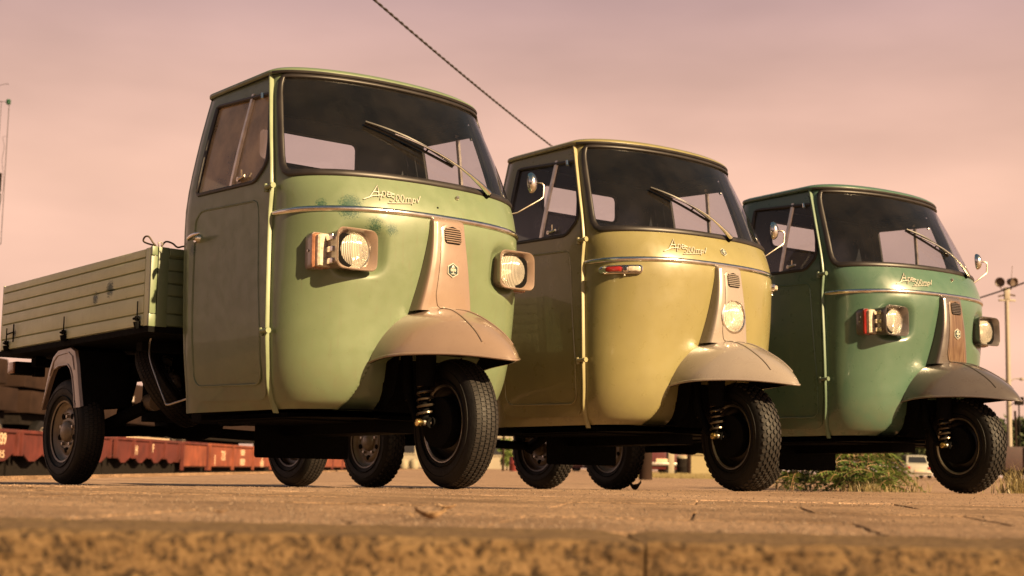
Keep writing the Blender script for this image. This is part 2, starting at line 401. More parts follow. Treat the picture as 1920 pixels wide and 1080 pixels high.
def tyre_mesh(chunky, r=.25, w=.118):
    mb = MB(); R0 = .135
    prof = [(R0, -w*.36), (R0+.012, -w*.44), (R0+.05, -w*.53), (r-.045, -w*.52), (r-.022, -w*.46), (r-.011, -w*.36), (r-.007, -w*.18), (r-.006, 0),
            (r-.007, w*.18), (r-.011, w*.36), (r-.022, w*.46), (r-.045, w*.52), (R0+.05, w*.53), (R0+.012, w*.44), (R0, w*.36)]
    mb.lathe(prof, 72)
    for sgn in (-1, 1):
        for q in (R0+.028, r-.052): mb.lathe([(q, sgn*w*.50), (q+.002, sgn*(w*.53+.002)), (q+.005, sgn*w*.50)], 72)
    return mb
def tread_mesh(chunky, r=.25, w=.118):
    mb = MB()
    def pt(t, a, h):
        rr_ = r-.009+h-(abs(a)/(w*.46))**2.6*.014
        return (rr_*math.cos(t), a, rr_*math.sin(t))
    if chunky:
        N = 44; cols = 6; cw = w*.90/cols
        for i in range(N):
            for j in range(cols):
                a = -w*.45+cw*(j+.5); t0 = 2*PI*(i+(.5 if j % 2 else 0))/N; dt = 2*PI/N
                g = .40
                # skewed hexagonal block
                sh = [(-g*dt, -.10*cw), (-.18*dt, -.44*cw), (.22*dt, -.44*cw), (g*dt, .10*cw), (.18*dt, .44*cw), (-.22*dt, .44*cw)]
                lo = [pt(t0+q, a+p, -.004) for q, p in sh]; hi = [pt(t0+q*.86, a+p*.86, .009) for q, p in sh]
                mb.loft([lo, hi], cap1=True)
    else:
        N = 84; ribs = 5; cw = w*.84/ribs
        for j in range(ribs):
            a = -w*.42+cw*(j+.5)
            for i in range(N):
                t0 = 2*PI*(i+.5*(j % 2))/N; dt = 2*PI/N; k = .22*cw
                sh = [(-.40*dt, -.40*cw), (.0, -.40*cw+k*.6), (.40*dt, -.40*cw), (.40*dt, .40*cw-k*.2), (0, .40*cw+k*.4), (-.40*dt, .40*cw-k*.2)]
                lo = [pt(t0+q, a+p, -.003) for q, p in sh]; hi = [pt(t0+q*.9, a+p*.92, .0065) for q, p in sh]
                mb.loft([lo, hi], cap1=True)
    return mb
_cache = {}
def shared(key, fn, name, m, parent, loc=None, rot=None, **kw):
    if key in _cache:
        o = bpy.data.objects.new(name, _cache[key]); COL.objects.link(o); o.parent = parent
    else:
        o = fn().build(name, m, parent, **kw); _cache[key] = o.data
    if loc: o.location = loc
    if rot: o.rotation_euler = rot
    return o
def wheel(par, loc, chunky, dark, name, steer=0, side=-1, tilt=None):
    """a wheel node part: its tyre is the part, tread rim hub and nuts its sub-parts"""
    w = shared(('tyre', chunky), lambda: tyre_mesh(chunky), name, M_['tyre'], par, loc, tilt or (0, 0, steer), smooth=40)
    shared(('tread', chunky), lambda: tread_mesh(chunky), 'tread', M_['tread'], w, smooth=30)
    def rimf():
        mb = MB(); s = side
        for s in (-1, 1):
            mb.lathe([(.136, s*.050), (.144, s*.053), (.146, s*.047), (.137, s*.042), (.131, s*.030), (.124, s*.024), (.112, s*.020), (.106, s*.024), (.098, s*.030), (.088, s*.032), (.083, s*.026), (.03, s*.026), (.0, s*.026)], 48)
        return mb
    shared(('rim', dark), rimf, 'rim', M_['rimshade'] if dark else M_['rimpaint'], w, smooth=40)
    if dark:
        shared('rimedge', lambda: MB().lathe([(.138, -.0505), (.1445, -.0550), (.149, -.0550), (.1475, -.050)], 48), 'rim_edge', M_['steel'], w)
    def hub():
        mb = MB()
        for s in (-1, 1): mb.lathe([(.052, s*.026), (.050, s*.036), (.040, s*.048), (.020, s*.055), (.0, s*.057)], 28)
        return mb
    shared(('hub', dark), hub, 'hub_cap', M_['rimshade'] if dark else M_['rimpaint'], w)
    for k in range(5):
        t = 2*PI*k/5+.3
        def nuts():
            mb = MB(); mb.lathe([(.0, -.040), (.0085, -.038), (.0085, .038), (.0, .040)], 6, c=(.070*math.cos(t), 0, .070*math.sin(t))); return mb
        shared(('nut', k), nuts, 'wheel_nut', M_['steel'], w, smooth=30)
    if not dark:
        for k in range(5):
            t = 2*PI*(k+.5)/5+.3
            def holes():
                mb = MB(); mb.lathe([(.0, -.0335), (.013, -.0335), (.014, -.030), (.014, .030), (.013, .0335), (.0, .0335)], 10, c=(.086*math.cos(t), 0, .086*math.sin(t))); return mb
            shared(('hole', k), holes, 'rim_slot', M_['black'], w)
    return w

def build_truck(cfg):
    T = empty('three_wheeled_truck', (cfg['x'], cfg['y'], 0), (0, -.018, rad(cfg['a']-90)))
    tag(T, cfg['label'], 'three-wheeler', 'three-wheeled pickup trucks parked abreast')
    body = cfg['paint']; trim = cfg['trim']; REF = (-.7, 0, .95)
    # ---- front sheet with windscreen opening
    zc = 1.14
    NU = 150; us = [-1+2*i/NU for i in range(NU+1)]
    zs = [.30+.0055*k for k in range(42)]+[.54, .58, .63, .68, .73, .76, .785, .80, .815, .83, .85, .87, .89, .91, .93, .95, .965, .98, 1.0, 1.03, 1.06, 1.09, 1.115, zc]
    mb = MB()
    keep = []
    o = len(mb.v)
    for z in zs:
        for u in us: mb.v.append(tuple(S(u, z)))
    for i in range(len(zs)-1):
        for j in range(NU):
            zm = (zs[i]+zs[i+1])/2; y = S((us[j]+us[j+1])/2, zm).y
            if zm < .50 and abs(y) < .15: continue
            mb.f.append((o+i*(NU+1)+j, o+i*(NU+1)+j+1, o+(i+1)*(NU+1)+j+1, o+(i+1)*(NU+1)+j)); mb.mi.append(0)
    side = [zc+(ZT-zc)*k/14 for k in range(1, 14)]
    outer = [(u, zc) for u in us]+[(1, z) for z in side]+[(u, ZT) for u in reversed(us)]+[(-1, z) for z in reversed(side)]
    ub, ut = .905, .885
    hole = rpoly([(-ub, 1.203), (ub, 1.203), (ut, 1.638), (-ut, 1.638)], [.07, .07, .085, .085], 9)
    # u and z have different scale, stretch the corner radius in u
    ring(mb, S, outer, hole, (0, 1.40), 7)
    if not cfg['round_lamp']:      # pressed recess behind each headlamp
        for i, p in enumerate(mb.v):
            d = (abs((abs(p[1])-.350)/.082)**3.5+abs((p[2]-.895)/.078)**3.5)**(1/3.5)
            k = max(0, min(1, (1.30-d)/.55)); k = k*k*(3-2*k)
            if k > 0: mb.v[i] = (p[0]-.034*k, p[1], p[2])
    for i, p in enumerate(mb.v):       # the flank beside the wheel is set back under the mudguard
        if p[2] < .52:
            yc = .266+.062*max(0, min(1, (.47-p[2])/.16)); k = max(0, min(1, (yc-abs(p[1]))/.022)); k = k*k*(3-2*k)*max(0, min(1, (.52-p[2])/.03))
            mb.v[i] = (p[0]-.085*k, p[1], p[2])
    cab = mb.build('cab_body', body, T, ref=REF, smooth=50)
    # windscreen and gasket
    hl = resample(hole, 120)
    mb = MB(); disc(mb, S, hl, (0, 1.40), 9); ws = mb.build('windscreen', M_['glass'], T, ref=REF, smooth=60)
    def gasketpath(poly, f, cx, off, grow=1.0):
        out = []
        for p in poly:
            v = f(p[0], p[1]); d = (v-Vector(cx)).normalized(); out.append(v+d*off)
        return out
    gp = [S(p[0], p[1]) for p in hl]
    def strip(path, cen, w, h, m, name, par, n0=None):
        """flat rounded rubber section running round an opening"""
        mb = MB(); N = len(path); loops = []
        for i in range(N):
            p = path[i]; t = (path[(i+1) % N]-path[i-1]).normalized(); out = (p-cen); nrm = n0[i] if n0 else (p-Vector(REF)).normalized()
            b = t.cross(nrm).normalized(); nn = b.cross(t).normalized()
            if nn.dot(nrm) < 0: nn = -nn
            loops.append([p+b*(w*math.cos(a))+nn*(h*math.sin(a)) for a in [2*PI*k/10 for k in range(10)]])
        loops.append(loops[0]); mb.loft(loops); return mb.build(name, m, par, smooth=60)
    strip(gp, Vector((-.25, 0, 1.4)), .0155, .009, M_['rubber'], 'windscreen_gasket', ws)
    # ---- roof
    def rloop(z, k, dz=0):
        pts = []
        n = 2.05; w = .522; xa = -.60; xf = -.388
        for i in range(41):
            ph = -PI/2+PI*i/40
            pts.append((xa+(xf-xa)*math.cos(ph)**(2/n) if math.cos(ph) > 0 else xa, w*math.copysign(abs(math.sin(ph))**(2/n), ph)))
        bk = rpoly([(xa-.02, w), (-1.125, w), (-1.125, -w), (xa-.02, -w)], [0, .06, .06, 0], 5)
        side = [(xa-(xa+1.06)*-0 - (1.06+xa)*t, w) for t in (.25, .5, .75)]
        pts2 = pts+bk[1:-1]
        cx, cy = -.76, 0
        return [(cx+(x-cx)*k, cy+(y-cy)*k, z) for x, y in pts2]
    mb = MB()
    prof = [(1.648, .93), (1.648, .995), (1.652, 1.004), (1.660, 1.006), (1.667, 1.000), (1.671, .985), (1.679, .955), (1.688, .88), (1.698, .72), (1.704, .50), (1.707, .25), (1.708, .02)]
    mb.loft([rloop(z, k) for z, k in prof], cap1=True)
    roof = mb.build('roof', body, T, ref=(-.76, 0, 1.60), smooth=60)
    MB().loft([rloop(1.646, .925), rloop(1.646, .02)], cap1=True).build('headlining', M_['cabshade'], T, fixn=False)
    MB().tube([Vector(p)+Vector((0, 0, .008)) for p in rloop(1.646, 1.000)[2:39]], .0075, 8).build('roof_gutter_rubber', M_['rubber'], roof)
    # ---- sides, doors
    for s in (-1, 1):
        f0 = SD(s); fo = SD(s, .006)
        fr = lambda z, d=.016: interp(XA, z)-d
        front = [(fr(z), z) for z in (.42, .50, .60, .75, .9, 1.05, 1.16, 1.26, 1.36, 1.48, 1.56)]
        dpoly = rpoly([(-1.030, .345), (fr(.345)-.005, .335)]+front[1:]+[(fr(1.618), 1.618), (-1.030, 1.618)], [.065, .07]+[0]*10+[.012, .012], 8)
        ob = [(XB+(interp(XA, .30)-XB)*k/12, .30) for k in range(12)]+[(interp(XA, .30+(ZT-.30)*k/24), .30+(ZT-.30)*k/24) for k in range(24)]+[(interp(XA, ZT)+(XB-interp(XA, ZT))*k/12, ZT) for k in range(12)]+[(XB, ZT+(.30-ZT)*k/20) for k in range(20)]
        mb = MB(); ring(mb, f0, ob, dpoly, (-.75, .95), 3)
        mb.build('door_frame', body, T, ref=REF, smooth=40)
        # window opening in the door
        wpoly = rpoly([(-.995, 1.200), (-.565, 1.196), (-.497, 1.262), (-.506, 1.36), (-.560, 1.565), (-.985, 1.592)], [.012, .05, .05, .05, .015, .012], 5)
        dn = resample(dpoly, 150)
        # the door sheet: lower part and window surround
        lowz = 1.165
        mb = MB(); ring(mb, fo, dn, wpoly, (-.76, 1.38), 8)
        # returned edge
        mb.loft([[fo(*p) for p in dn], [SD(s, -.016)(*p) for p in dn]])
        door = mb.build('door', body, T, smooth=40)
        # orient: sheet normals outward
        me = door.data; bm = bmesh.new(); bm.from_mesh(me)
        for f in bm.faces:
            c = f.calc_center_median()
            if abs(f.normal.y) > .5 and f.normal.y*s < 0: f.normal_flip()
        bm.to_mesh(me); bm.free()
        wl_ = resample(wpoly, 70)
        # glass panes either side of the divider
        wpr = [p for p in wpoly]
        def cut(poly, left):
            # split by the slanted divider line from (-.735,1.195) to (-.700,1.60)
            def sd_(p): return p[0]-(-.738+(p[1]-1.195)*.10)
            out = []
            for i in range(len(poly)):
                a, b = poly[i-1], poly[i]; sa, sb = sd_(a), sd_(b)
                if (sa < 0) != (sb < 0):
                    t = sa/(sa-sb); out.append((a[0]+(b[0]-a[0])*t, a[1]+(b[1]-a[1])*t))
                if (sb < 0) == left: out.append(b)
            return out
        gm = M_['dustyglass'] if (cfg.get('dusty') and s < 0) else M_['sideglass']
        mb = MB(); disc(mb, SD(s, .000), resample(cut(wpoly, True), 40), (-.87, 1.39), 2); mb.build('door_glass', gm, door, smooth=60)
        mb = MB(); disc(mb, SD(s, .001), resample(cut(wpoly, False), 40), (-.60, 1.38), 2); mb.build('quarter_glass', gm, door, smooth=60)
        dv = [SD(s, .006)(-.738+(z-1.195)*.10, z) for z in [1.195+.395*k/8 for k in range(9)]]
        mb = MB()
        for a, b in zip(dv, dv[1:]): mb.obox((a+b)/2, (.0085, 0, 0), (0, .006, 0), ((b-a)/2*1.001))
        mb.build('window_divider', M_['alu'] if not cfg.get('dusty') else M_['alu'], door)
        P = [SD(s, .007)(*p) for p in wl_]
        mb = MB(); N = len(P)
        mb.tube(P, .0085, 7, closed=True); mb.build('window_gasket', M_['rubber'], door)
        # quarter light catch + top pivot
        mb = MB(); c = SD(s, .014)(-.655, 1.225)
        mb.tube([c+Vector((-.028, 0, -.002)), c+Vector((.026, 0, .004))], [.0075, .006], 8); mb.tube([c+Vector((.0, 0, 0)), c+Vector((.006, s*.006, .032))], [.004, .003], 6)
        mb.lathe([(.010, -.006), (.010, .006)], 10, c=tuple(c+Vector((-.026, 0, -.002))), cap=True)
        mb.build('quarter_light_catch', M_['alu'], door)
        c = SD(s, .012)(-.612, 1.563); MB().tube([c+Vector((-.004, 0, .012)), c+Vector((.004, s*.004, -.012))], .007, 8).build('quarter_light_pivot', M_['chrome'], door)
        # pressed outline
        pp = rpoly([(-1.003, .405), (fr(.40)-.030, .395), (fr(.6)-.040, .6), (fr(1.1)-.075, 1.118), (-.985, 1.128)], [.05, .05, 0, .025, .06], 6)
        MB().tube([SD(s, .0058)(*p) for p in resample(pp, 110)], .0042, 6, closed=True).build('pressed_bead', body, door)
        # handle
        c = SD(s, .0)(-.965, 1.015)
        mb = MB(); mb.lathe([(.020, 0), (.020, .010), (.013, .014), (.011, .034)], 16, c=(c.x, 0, c.z)) if False else None
        mb.tube([c, c+Vector((0, s*.020, 0))], [.021, .017], 14)
        mb.tube([c+Vector((0, s*.018, 0)), c+Vector((0, s*.042, 0))], .010, 10)
        mb.tube([c+Vector((-.016, s*.040, -.003)), c+Vector((.015, s*.046, .002)), c+Vector((.050, s*.047, .006)), c+Vector((.085, s*.044, .007))], [.009, .010, .008, .004], 10)
        mb.build('door_handle', M_['chrome'], door)
        # hinges on the seam
        for z in (1.157, .592):
            p = Vector((interp(XA, z)-.002, s*(interp(WW, z)+.012), z)); mb = MB()
            mb.box(p.x-.034, p.x-.012, p.y-.008, p.y+.006, z-.014, z+.014)
            mb.tube([p+Vector((-.022, s*.008, -.016)), p+Vector((-.022, s*.008, .016))], .0075, 8)
            mb.tube([p+Vector((-.022, s*.008, .002)), p+Vector((.030, s*.010, .002))], [.009, .0085], 8)
            mb.tube([p+Vector((.028, s*.010, .002)), p+Vector((.038, s*.010, .002))], .012, 8)
            mb.build('hinge', M_[cfg['hinge']] if isinstance(cfg['hinge'], str) else cfg['hinge'], door, bevel=0)
        # seam piping
        pts = [Vector((interp(XA, z)+.001, s*(interp(WW, z)+.007), z)) for z in [.285+(1.652-.285)*k/40 for k in range(41)]]
        mb = MB()
        loops = []
        for p in pts: loops.append([p+Vector((a*.0075, s*b*.010, 0)) for a, b in ((-1, -1), (-1, .4), (-.5, 1), (.5, 1), (1, .4), (1, -1))])
        mb.loft(loops, cap0=True, cap1=True); mb.build('seam_strip', cfg['piping'], T, smooth=50)
    # ---- rear wall with window
    mb = MB()
    def RWALL(y, z): return Vector((XB-.012-(1-(y/.6)**2)*.018, y, z))
    hw = lambda z: SD(1)(XB, z).y
    ob = [(-hw(.30)+2*hw(.30)*k/10, .30) for k in range(10)]+[(hw(.3+(ZT-.3)*k/16), .3+(ZT-.3)*k/16) for k in range(16)]+[(hw(ZT)-2*hw(ZT)*k/10, ZT) for k in range(10)]+[(-hw(ZT+(.3-ZT)*k/16), ZT+(.3-ZT)*k/16) for k in range(16)]
    rwp = rr(.52, .150, .030, 5, 0, 1.505)
    ring(mb, RWALL, ob, rwp, (0, 1.50), 3)
    # corner joining side and rear
    for s in (-1, 1):
        a = [SD(s)(XB, .3+(ZT-.3)*k/16) for k in range(17)]; b = [RWALL(s*hw(.3+(ZT-.3)*k/16), .3+(ZT-.3)*k/16) for k in range(17)]
        mb.loft([a, b], closed=False)
    rw = mb.build('rear_wall', body, T, ref=REF, smooth=40)
    mb = MB(); disc(mb, RWALL, resample(rwp, 40), (0, 1.505), 2); mb.build('rear_window', M_['sideglass'], T)
    MB().tube([RWALL(*p) for p in resample(rwp, 60)], .009, 7, closed=True).build('rear_window_gasket', M_['rubber'], rw)
    # ---- belt moulding
    loops = []
    for i in range(73):
        u = -.985+1.97*i/72; z = 1.054; p = S(u, z); y = p.y; q = S(min(1, u+.01), z)-S(max(-1, u-.01), z); t = q.normalized(); nrm = Vector((t.y, -t.x, 0)).normalized()
        hh = .0115; dp = .010
        if i in (0, 72): hh *= .8
        loops.append([p+nrm*(dp*a)+Vector((0, 0, hh*b)) for a, b in ((-.5, -1), (.35, -1), (.8, -.6), (1, 0), (.8, .6), (.35, 1), (-.5, 1))])
    MB().loft(loops, cap0=True, cap1=True).build('belt_moulding', cfg['belt'], T, smooth=60)
    # ---- script badge
    mb = MB(); stroke_text(mb, APE, -.318, 1.108, .046, .0021, .30, .02, off=.005); stroke_text(mb, NUM, -.248, 1.093, .0400, .0018, .30, .06, off=.005)
    mb.build('script_badge', M_['white'] if cfg.get('whitebadge', True) else M_['chrome'], T)
    # ---- wiper
    pv = onS(*cfg['pivot'], .012)
    tipx = cfg['wtip']; tip = onS(tipx[0], tipx[1], .030)
    mb = MB(); mb.tube([onS(*cfg['pivot'], -.01), onS(*cfg['pivot'], .022)], [.013, .012], 12)
    mb.build('wiper_pivot', M_['black'], T)
    wip = MB()
    NA = 9
    arm = []
    for k in range(NA):
        t = k/(NA-1)*.86; y = cfg['pivot'][0]+(tipx[0]-cfg['pivot'][0])*t; z = cfg['pivot'][1]+(tipx[1]-cfg['pivot'][1])*t
        arm.append(onS(y, z, .022+.028*math.sin(PI*min(1, t*1.1))))
    wip.tube(arm, [.012, .0095, .006, .0048, .0042, .004, .004, .004, .004], 8)
    wa = wip.build('wiper_arm', M_['chrome'], T)
    mb = MB(); b0 = cfg['blade'][0]; b1 = cfg['blade'][1]; bl = []; bl2 = []
    for k in range(13):
        t = k/12; y = b0[0]+(b1[0]-b0[0])*t; z = b0[1]+(b1[1]-b0[1])*t
        bl.append(onS(y, z, .010)); bl2.append(onS(y, z, .020+.016*math.sin(PI*t)))
    mb.tube(bl, .0062, 6); mb.tube(bl2, .0055, 6)
    for k in (1, 4, 8, 11): mb.tube([bl[k], bl2[k]], .004, 5)
    mb.build('wiper_blade', M_['rubber'], T)
    # ---- column cover down to the mudguard
    ktop, kbot = 1.034, .680
    def colw(z):
        t = (ktop-z)/(ktop-kbot); return (.080+.054*t**1.5, .073+.046*t**1.5, -.046+.014*math.sin(t*PI)-(.004*t))
    def colloop(z, sx=0, sh=1):
        wo, wi, xf = colw(z); L = []
        sfx = lambda y: Sy(y, z)-.012
        L.append((sfx(-wo), -wo*sh, z)); L.append((Sy(-wo, z)+.004, -wo*sh, z))
        xs_ = Sy(-wo, z); wr_ = wi*.86; wo2 = wo*.90
        for a in (.25, .5, .7, .85, .95): L.append((xs_+(xf-.004-xs_)*(1-(1-a)**2.6), (-wo+(wo-wi)*a**3), z))
        for k in range(-8, 9): L.append((xf+.004*(1-(k/8)**2), (wi if k < 0 else wr_)*.95*k/8, z))
        for a in (.95, .85, .7, .5, .25): L.append((xs_+(xf-.004-xs_)*(1-(1-a)**2.6), (wo2-(wo2-wr_)*a**3), z))
        L.append((Sy(wo2, z)+.004, wo2, z)); L.append((sfx(wo2), wo2, z)); return L
    levels = [kbot+(ktop-kbot)*k/50 for k in range(51)]
    loops = [colloop(z) for z in levels]
    top = [[(Sy(p[1]*.97, ktop+.008)+(p[0]-Sy(p[1], ktop))*.75, p[1]*.93, ktop+.010) for p in colloop(ktop)], [(Sy(p[1]*.9, ktop+.016)+(p[0]-Sy(p[1], ktop))*.25, p[1]*.80, ktop+.0155) for p in colloop(ktop)], [(Sy(p[1]*.5, ktop+.016)-.004, p[1]*.6, ktop+.0165) for p in colloop(ktop)]]
    mb = MB(); mb.loft(loops+top, closed=False, mi=0)
    def dish(m_):
        if cfg['round_lamp']:
            for i, p in enumerate(m_.v):
                if math.hypot(p[1], p[2]-.808) < .071 and p[0] > -.10: m_.v[i] = (p[0]-.052, p[1], p[2])
    dish(mb); colm = mb.build('steering_column_cover', trim, T, ref=(-.25, 0, .86), smooth=60)
    # raised centre plate
    def xcol(y, z):
        wo, wi, xf = colw(z); return xf+.004*(1-min(1, abs(y)/(wi*.93))**2)
    tp = rpoly([(-.050, 1.022), (.056, 1.022), (.059, .90), (.082, .74), (.092, .692), (-.058, .692), (-.071, .74), (-.056, .90)], [.02, .03, 0, .0, 0, .02, .06, 0], 5)
    tl = resample(tp, 90)
    mb = MB()
    f1 = lambda y, z: Vector((xcol(y, z)+.007, y, z))
    zm = .86
    rows = 52
    zl = [.693+(1.020-.693)*k/rows for k in range(rows+1)]
    def xr(z):
        ys = []
        for i in range(len(tl)):
            a, b = tl[i-1], tl[i]
            if (a[1]-z)*(b[1]-z) <= 0 and abs(a[1]-b[1]) > 1e-9: ys.append(a[0]+(b[0]-a[0])*(z-a[1])/(b[1]-a[1]))
        return min(ys), max(ys)
    L = []
    for z in zl:
        a, b = xr(z); row = [(xcol(a, z)-.004, a-.002, z)]
        for k in range(17): y = a+(b-a)*k/16; e = .006-.0025*(abs(k-8)/8)**6; row.append((xcol(y, z)+e, y, z))
        row.append((xcol(b, z)-.004, b+.002, z)); L.append(row)
    mb.loft(L, closed=False); mb.loft([[(p[0]-.010, p[1], p[2]+.003) for p in L[-1]], L[-1]], closed=False)
    dish(mb); platem = cfg.get('plate', trim)
    plate = mb.build('column_plate', platem, T, ref=(-.25, 0, .86), smooth=50)
    # grille
    gz0, gz1 = .945, 1.010; mb = MB()
    fgr = lambda y, z: Vector((xcol(y, z)+.0072, y, z))
    gl_ = resample(rpoly([(-.040, gz0), (.040, gz0), (.040, gz1-.006), (0, gz1+.006), (-.040, gz1-.006)], [.014]*5, 4), 40)
    disc(mb, fgr, gl_, (0, .978), 2)
    mb.build('grille_opening', M_['black'], plate)
    for k in range(7):
        z = gz0+.008+k*(gz1-gz0-.012)/6; mb = MB(); hwid = .040 if 0 < k < 6 else .034
        mb.tube([Vector((xcol(y, z)+.009, y, z)) for y in (-hwid, -hwid/2, 0, hwid/2, hwid)], .0028, 6)
        mb.build('grille_slat', cfg.get('slat', trim), plate)
    if cfg['round_lamp']:
        c = (-.060, .0, .808)
        mb = MB(); mb.lathe([(.080, -.01), (.082, .010), (.083, .018), (.077, .024), (.072, .020)], 40, axis='x', c=c)
        lamp = mb.build('headlamp', trim, T)
        MB().lathe([(.081, .014), (.083, .022), (.080, .029), (.073, .031), (.069, .026)], 44, axis='x', c=c).build('headlamp_ring', M_['chrome'], lamp)
        MB().lathe([(.070, .024), (.062, .000), (.045, -.022), (.022, -.034), (.010, -.036), (.0, -.036)], 40, axis='x', c=c).build('reflector', M_['reflector'], lamp)
        MB().lathe([(.012, -.034), (.012, -.010), (.008, .0), (0, .002)], 14, axis='x', c=c).build('bulb', M_['clear'], lamp)
        MB().lathe([(.071, .025), (.060, .033), (.040, .040), (.018, .044), (.0, .045)], 40, axis='x', c=c).build('headlamp_glass', M_['lens'], lamp)
        for s in (-1, 1):   # side indicators in a chromed frame
            y0, y1, z0, z1 = .455, .545, .985, 1.022
            def fi(y, z, off): return onS(s*y, z, off)
            base = resample(rr(.110, .040, .012, 4, .497, 1.004), 36)
            mb = MB(); mb.loft([[onS(s*p[0], p[1], -.004) for p in base], [onS(s*p[0], p[1], .014) for p in base], [onS(s*(.497+(p[0]-.497)*.93), 1.004+(p[1]-1.004)*.82, .018) for p in base]], cap1=True)
            fr_ = mb.build('side_indicator', M_['chrome'], T, ref=(-.7, 0, 1.0))
            for nm, a, b, m in (('rear_lens', .505, .540, M_['red']), ('front_lens', .452, .488, M_['clear']), ('bulb_holder', .489, .504, M_['chrome'])):
                q = resample(rpoly([(a, .992), (b, .992), (b, 1.016), (a, 1.016)], .005, 3), 20)
                mb = MB(); mb.loft([[onS(s*p[0], p[1], .012) for p in q], [onS(s*p[0], p[1], .026) for p in q], [onS(s*((a+b)/2+(p[0]-(a+b)/2)*.7), 1.004+(p[1]-1.004)*.7, .030) for p in q]], cap1=True)
                mb.build(nm, m, fr_, ref=(-.7, 0, 1.0))
            mb = MB(); mb.tube([onS(s*.50, .984, .004), onS(s*.50, .974, .008)], .006, 8); mb.build('indicator_screw', M_['chrome'], fr_)
        hexemblem(T, 0, 0, .021, 0, (onS(0.0, 1.121, .001), Snorm(0, 1.121)))
    else:
        hexemblem(T, 0, 0, .029, 0, (Vector((xcol(0, .842)+.0062, -.004, .842)), (1, 0, 0)))
        for s in (-1, 1):   # square hooded headlamps
            cy, cz = s*.392, .892; DX = .022
            def hp(w, h, r, x, dy=0, bulge=0.0):
                L = resample(rr(w, h, r, 6), 64); o_ = []
                for a, b in L:
                    bx = 1+bulge*(1-(2*b/h)**2); by = 1+bulge*(1-(2*a/w)**2)
                    o_.append((x+DX, cy+dy+a*bx, cz+b*by))
                return o_
            mb = MB()
            mb.loft([hp(.150, .128, .03, -.30, s*.01, .03), hp(.158, .136, .03, -.24, s*.008, .03), hp(.168, .146, .028, -.16, 0, .03), hp(.178, .154, .026, -.134, 0, .03), hp(.180, .156, .026, -.128, 0, .03), hp(.174, .150, .024, -.124, 0, .03), hp(.166, .142, .022, -.127, 0, .03), hp(.150, .140, .045, -.150, 0, .0), hp(.142, .138, .066, -.166, 0, 0)])
            hood = mb.build('headlamp', trim, T, smooth=45)
            c = (-.168+DX, cy, cz)
            MB().lathe([(.0755, .004), (.077, .010), (.073, .014), (.069, .010)], 40, axis='x', c=c).build('headlamp_ring', M_['steel'], hood)
            MB().lathe([(.070, .008), (.062, -.012), (.045, -.032), (.022, -.043), (.0, -.045)], 40, axis='x', c=c).build('reflector', M_['reflector'], hood)
            MB().lathe([(.011, -.044), (.011, -.016), (.007, -.006), (0, -.004)], 14, axis='x', c=c).build('bulb', M_['clear'], hood)
            MB().lathe([(.070, .010), (.060, .016), (.040, .022), (.018, .025), (.0, .026)], 40, axis='x', c=c).build('headlamp_glass', M_['lens'], hood)
            # side lamp box wrapping the flank
            yo = s*.470
            def bp_(x, k): 
                q = resample(rr(.105*k, .140*k, .02, 4), 32)
                return q
            mb = MB()
            L = []
            for x, yi, yout, h in ((-.320, .40, .500, .118), (-.300, .40, .512, .130), (-.265, .40, .521, .140), (-.222, .40, .524, .142)):
                q = resample(rpoly([(yi, -h/2), (yout, -h/2), (yout, h/2), (yi, h/2)], .012, 4), 32); L.append([(x, s*a, cz-.004+b) for a, b in q])
            mb.loft(L, cap0=True, cap1=True); box = mb.build('side_lamp', trim, T, smooth=45)
            def slab(nm, x0, x1, yo_, h, m, par=box):
                q = resample(rpoly([(.40, -h/2), (yo_, -h/2), (yo_, h/2), (.40, h/2)], .008, 3), 24)
                q2 = resample(rpoly([(.40, -h/2), (yo_-.006, -h/2+.004), (yo_-.006, h/2-.004), (.40, h/2)], .008, 3), 24)
                MB().loft([[(x0, s*a, cz-.004+b) for a, b in q], [(x1-.006, s*a, cz-.004+b) for a, b in q], [(x1, s*a, cz-.004+b) for a, b in q2]], cap0=True, cap1=True).build(nm, m, par, smooth=40)
            slab('outer_lens', -.222, -.206, .526, .134, cfg['ind'])
            slab('clear_lens', -.206, -.184, .515, .128, M_['clear'])
            slab('lamp_back', -.184, -.130, .470, .128, M_['black'])
            for zz in (-.045, .0, .045):
                MB().box(-.183, -.135, min(s*.468, s*.486), max(s*.468, s*.486), cz-.004+zz-.011, cz-.004+zz+.011).build('lamp_bar', M_['chrome'], box, bevel=.003)
            MB().tube([(-.245, s*.520, cz-.004), (-.245, s*.5265, cz-.004)], .005, 8).build('lens_screw', M_['steel'], box)
        mb = MB(); mb.tube([onS(.075, 1.148, -.002), onS(.075, 1.148, .012)], [.010, .007], 10); mb.build('washer_jet', M_['steel'], T)
        if cfg.get('hole'):
            MB().tube([onS(-.035, 1.094, -.002), onS(-.035, 1.094, .0015)], .0042, 8).build('badge_hole', M_['black'], T)
    # ---- front mudguard
    LW = smoothtab([(-.24, .272), (-.15, .276), (-.05, .274), (.02, .258), (.10, .217), (.15, .185), (.20, .150), (.25, .110), (.295, .069), (.322, .040), (.336, .022), (.3425, .008)])
    LZ = smoothtab([(-.24, .466), (-.15, .486), (-.05, .496), (.10, .498), (.20, .494), (.27, .486), (.3425, .474)])
    CZ = smoothtab([(-.24, .705), (-.124, .702), (.014, .684), (.08, .662), (.147, .630), (.21, .595), (.27, .553), (.31, .518), (.332, .494), (.3425, .477)])
    xs = [-.24+.5825*math.sin(k/44*PI/2)**.9 for k in range(45)]
    def fz(x, q):
        zl_ = interp(LZ, x); return zl_+(interp(CZ, x)-zl_)*max(0, 1-abs(q)**2.2)**.75
    def fender_row(x):
        w = interp(LW, x); row = []
        for k in range(41):
            q = math.sin((-1+2*k/40)*PI/2); row.append((x, w*q, fz(x, q)))
        return row
    rows = [fender_row(x) for x in xs]
    mb = MB(); mb.loft(rows, closed=False)
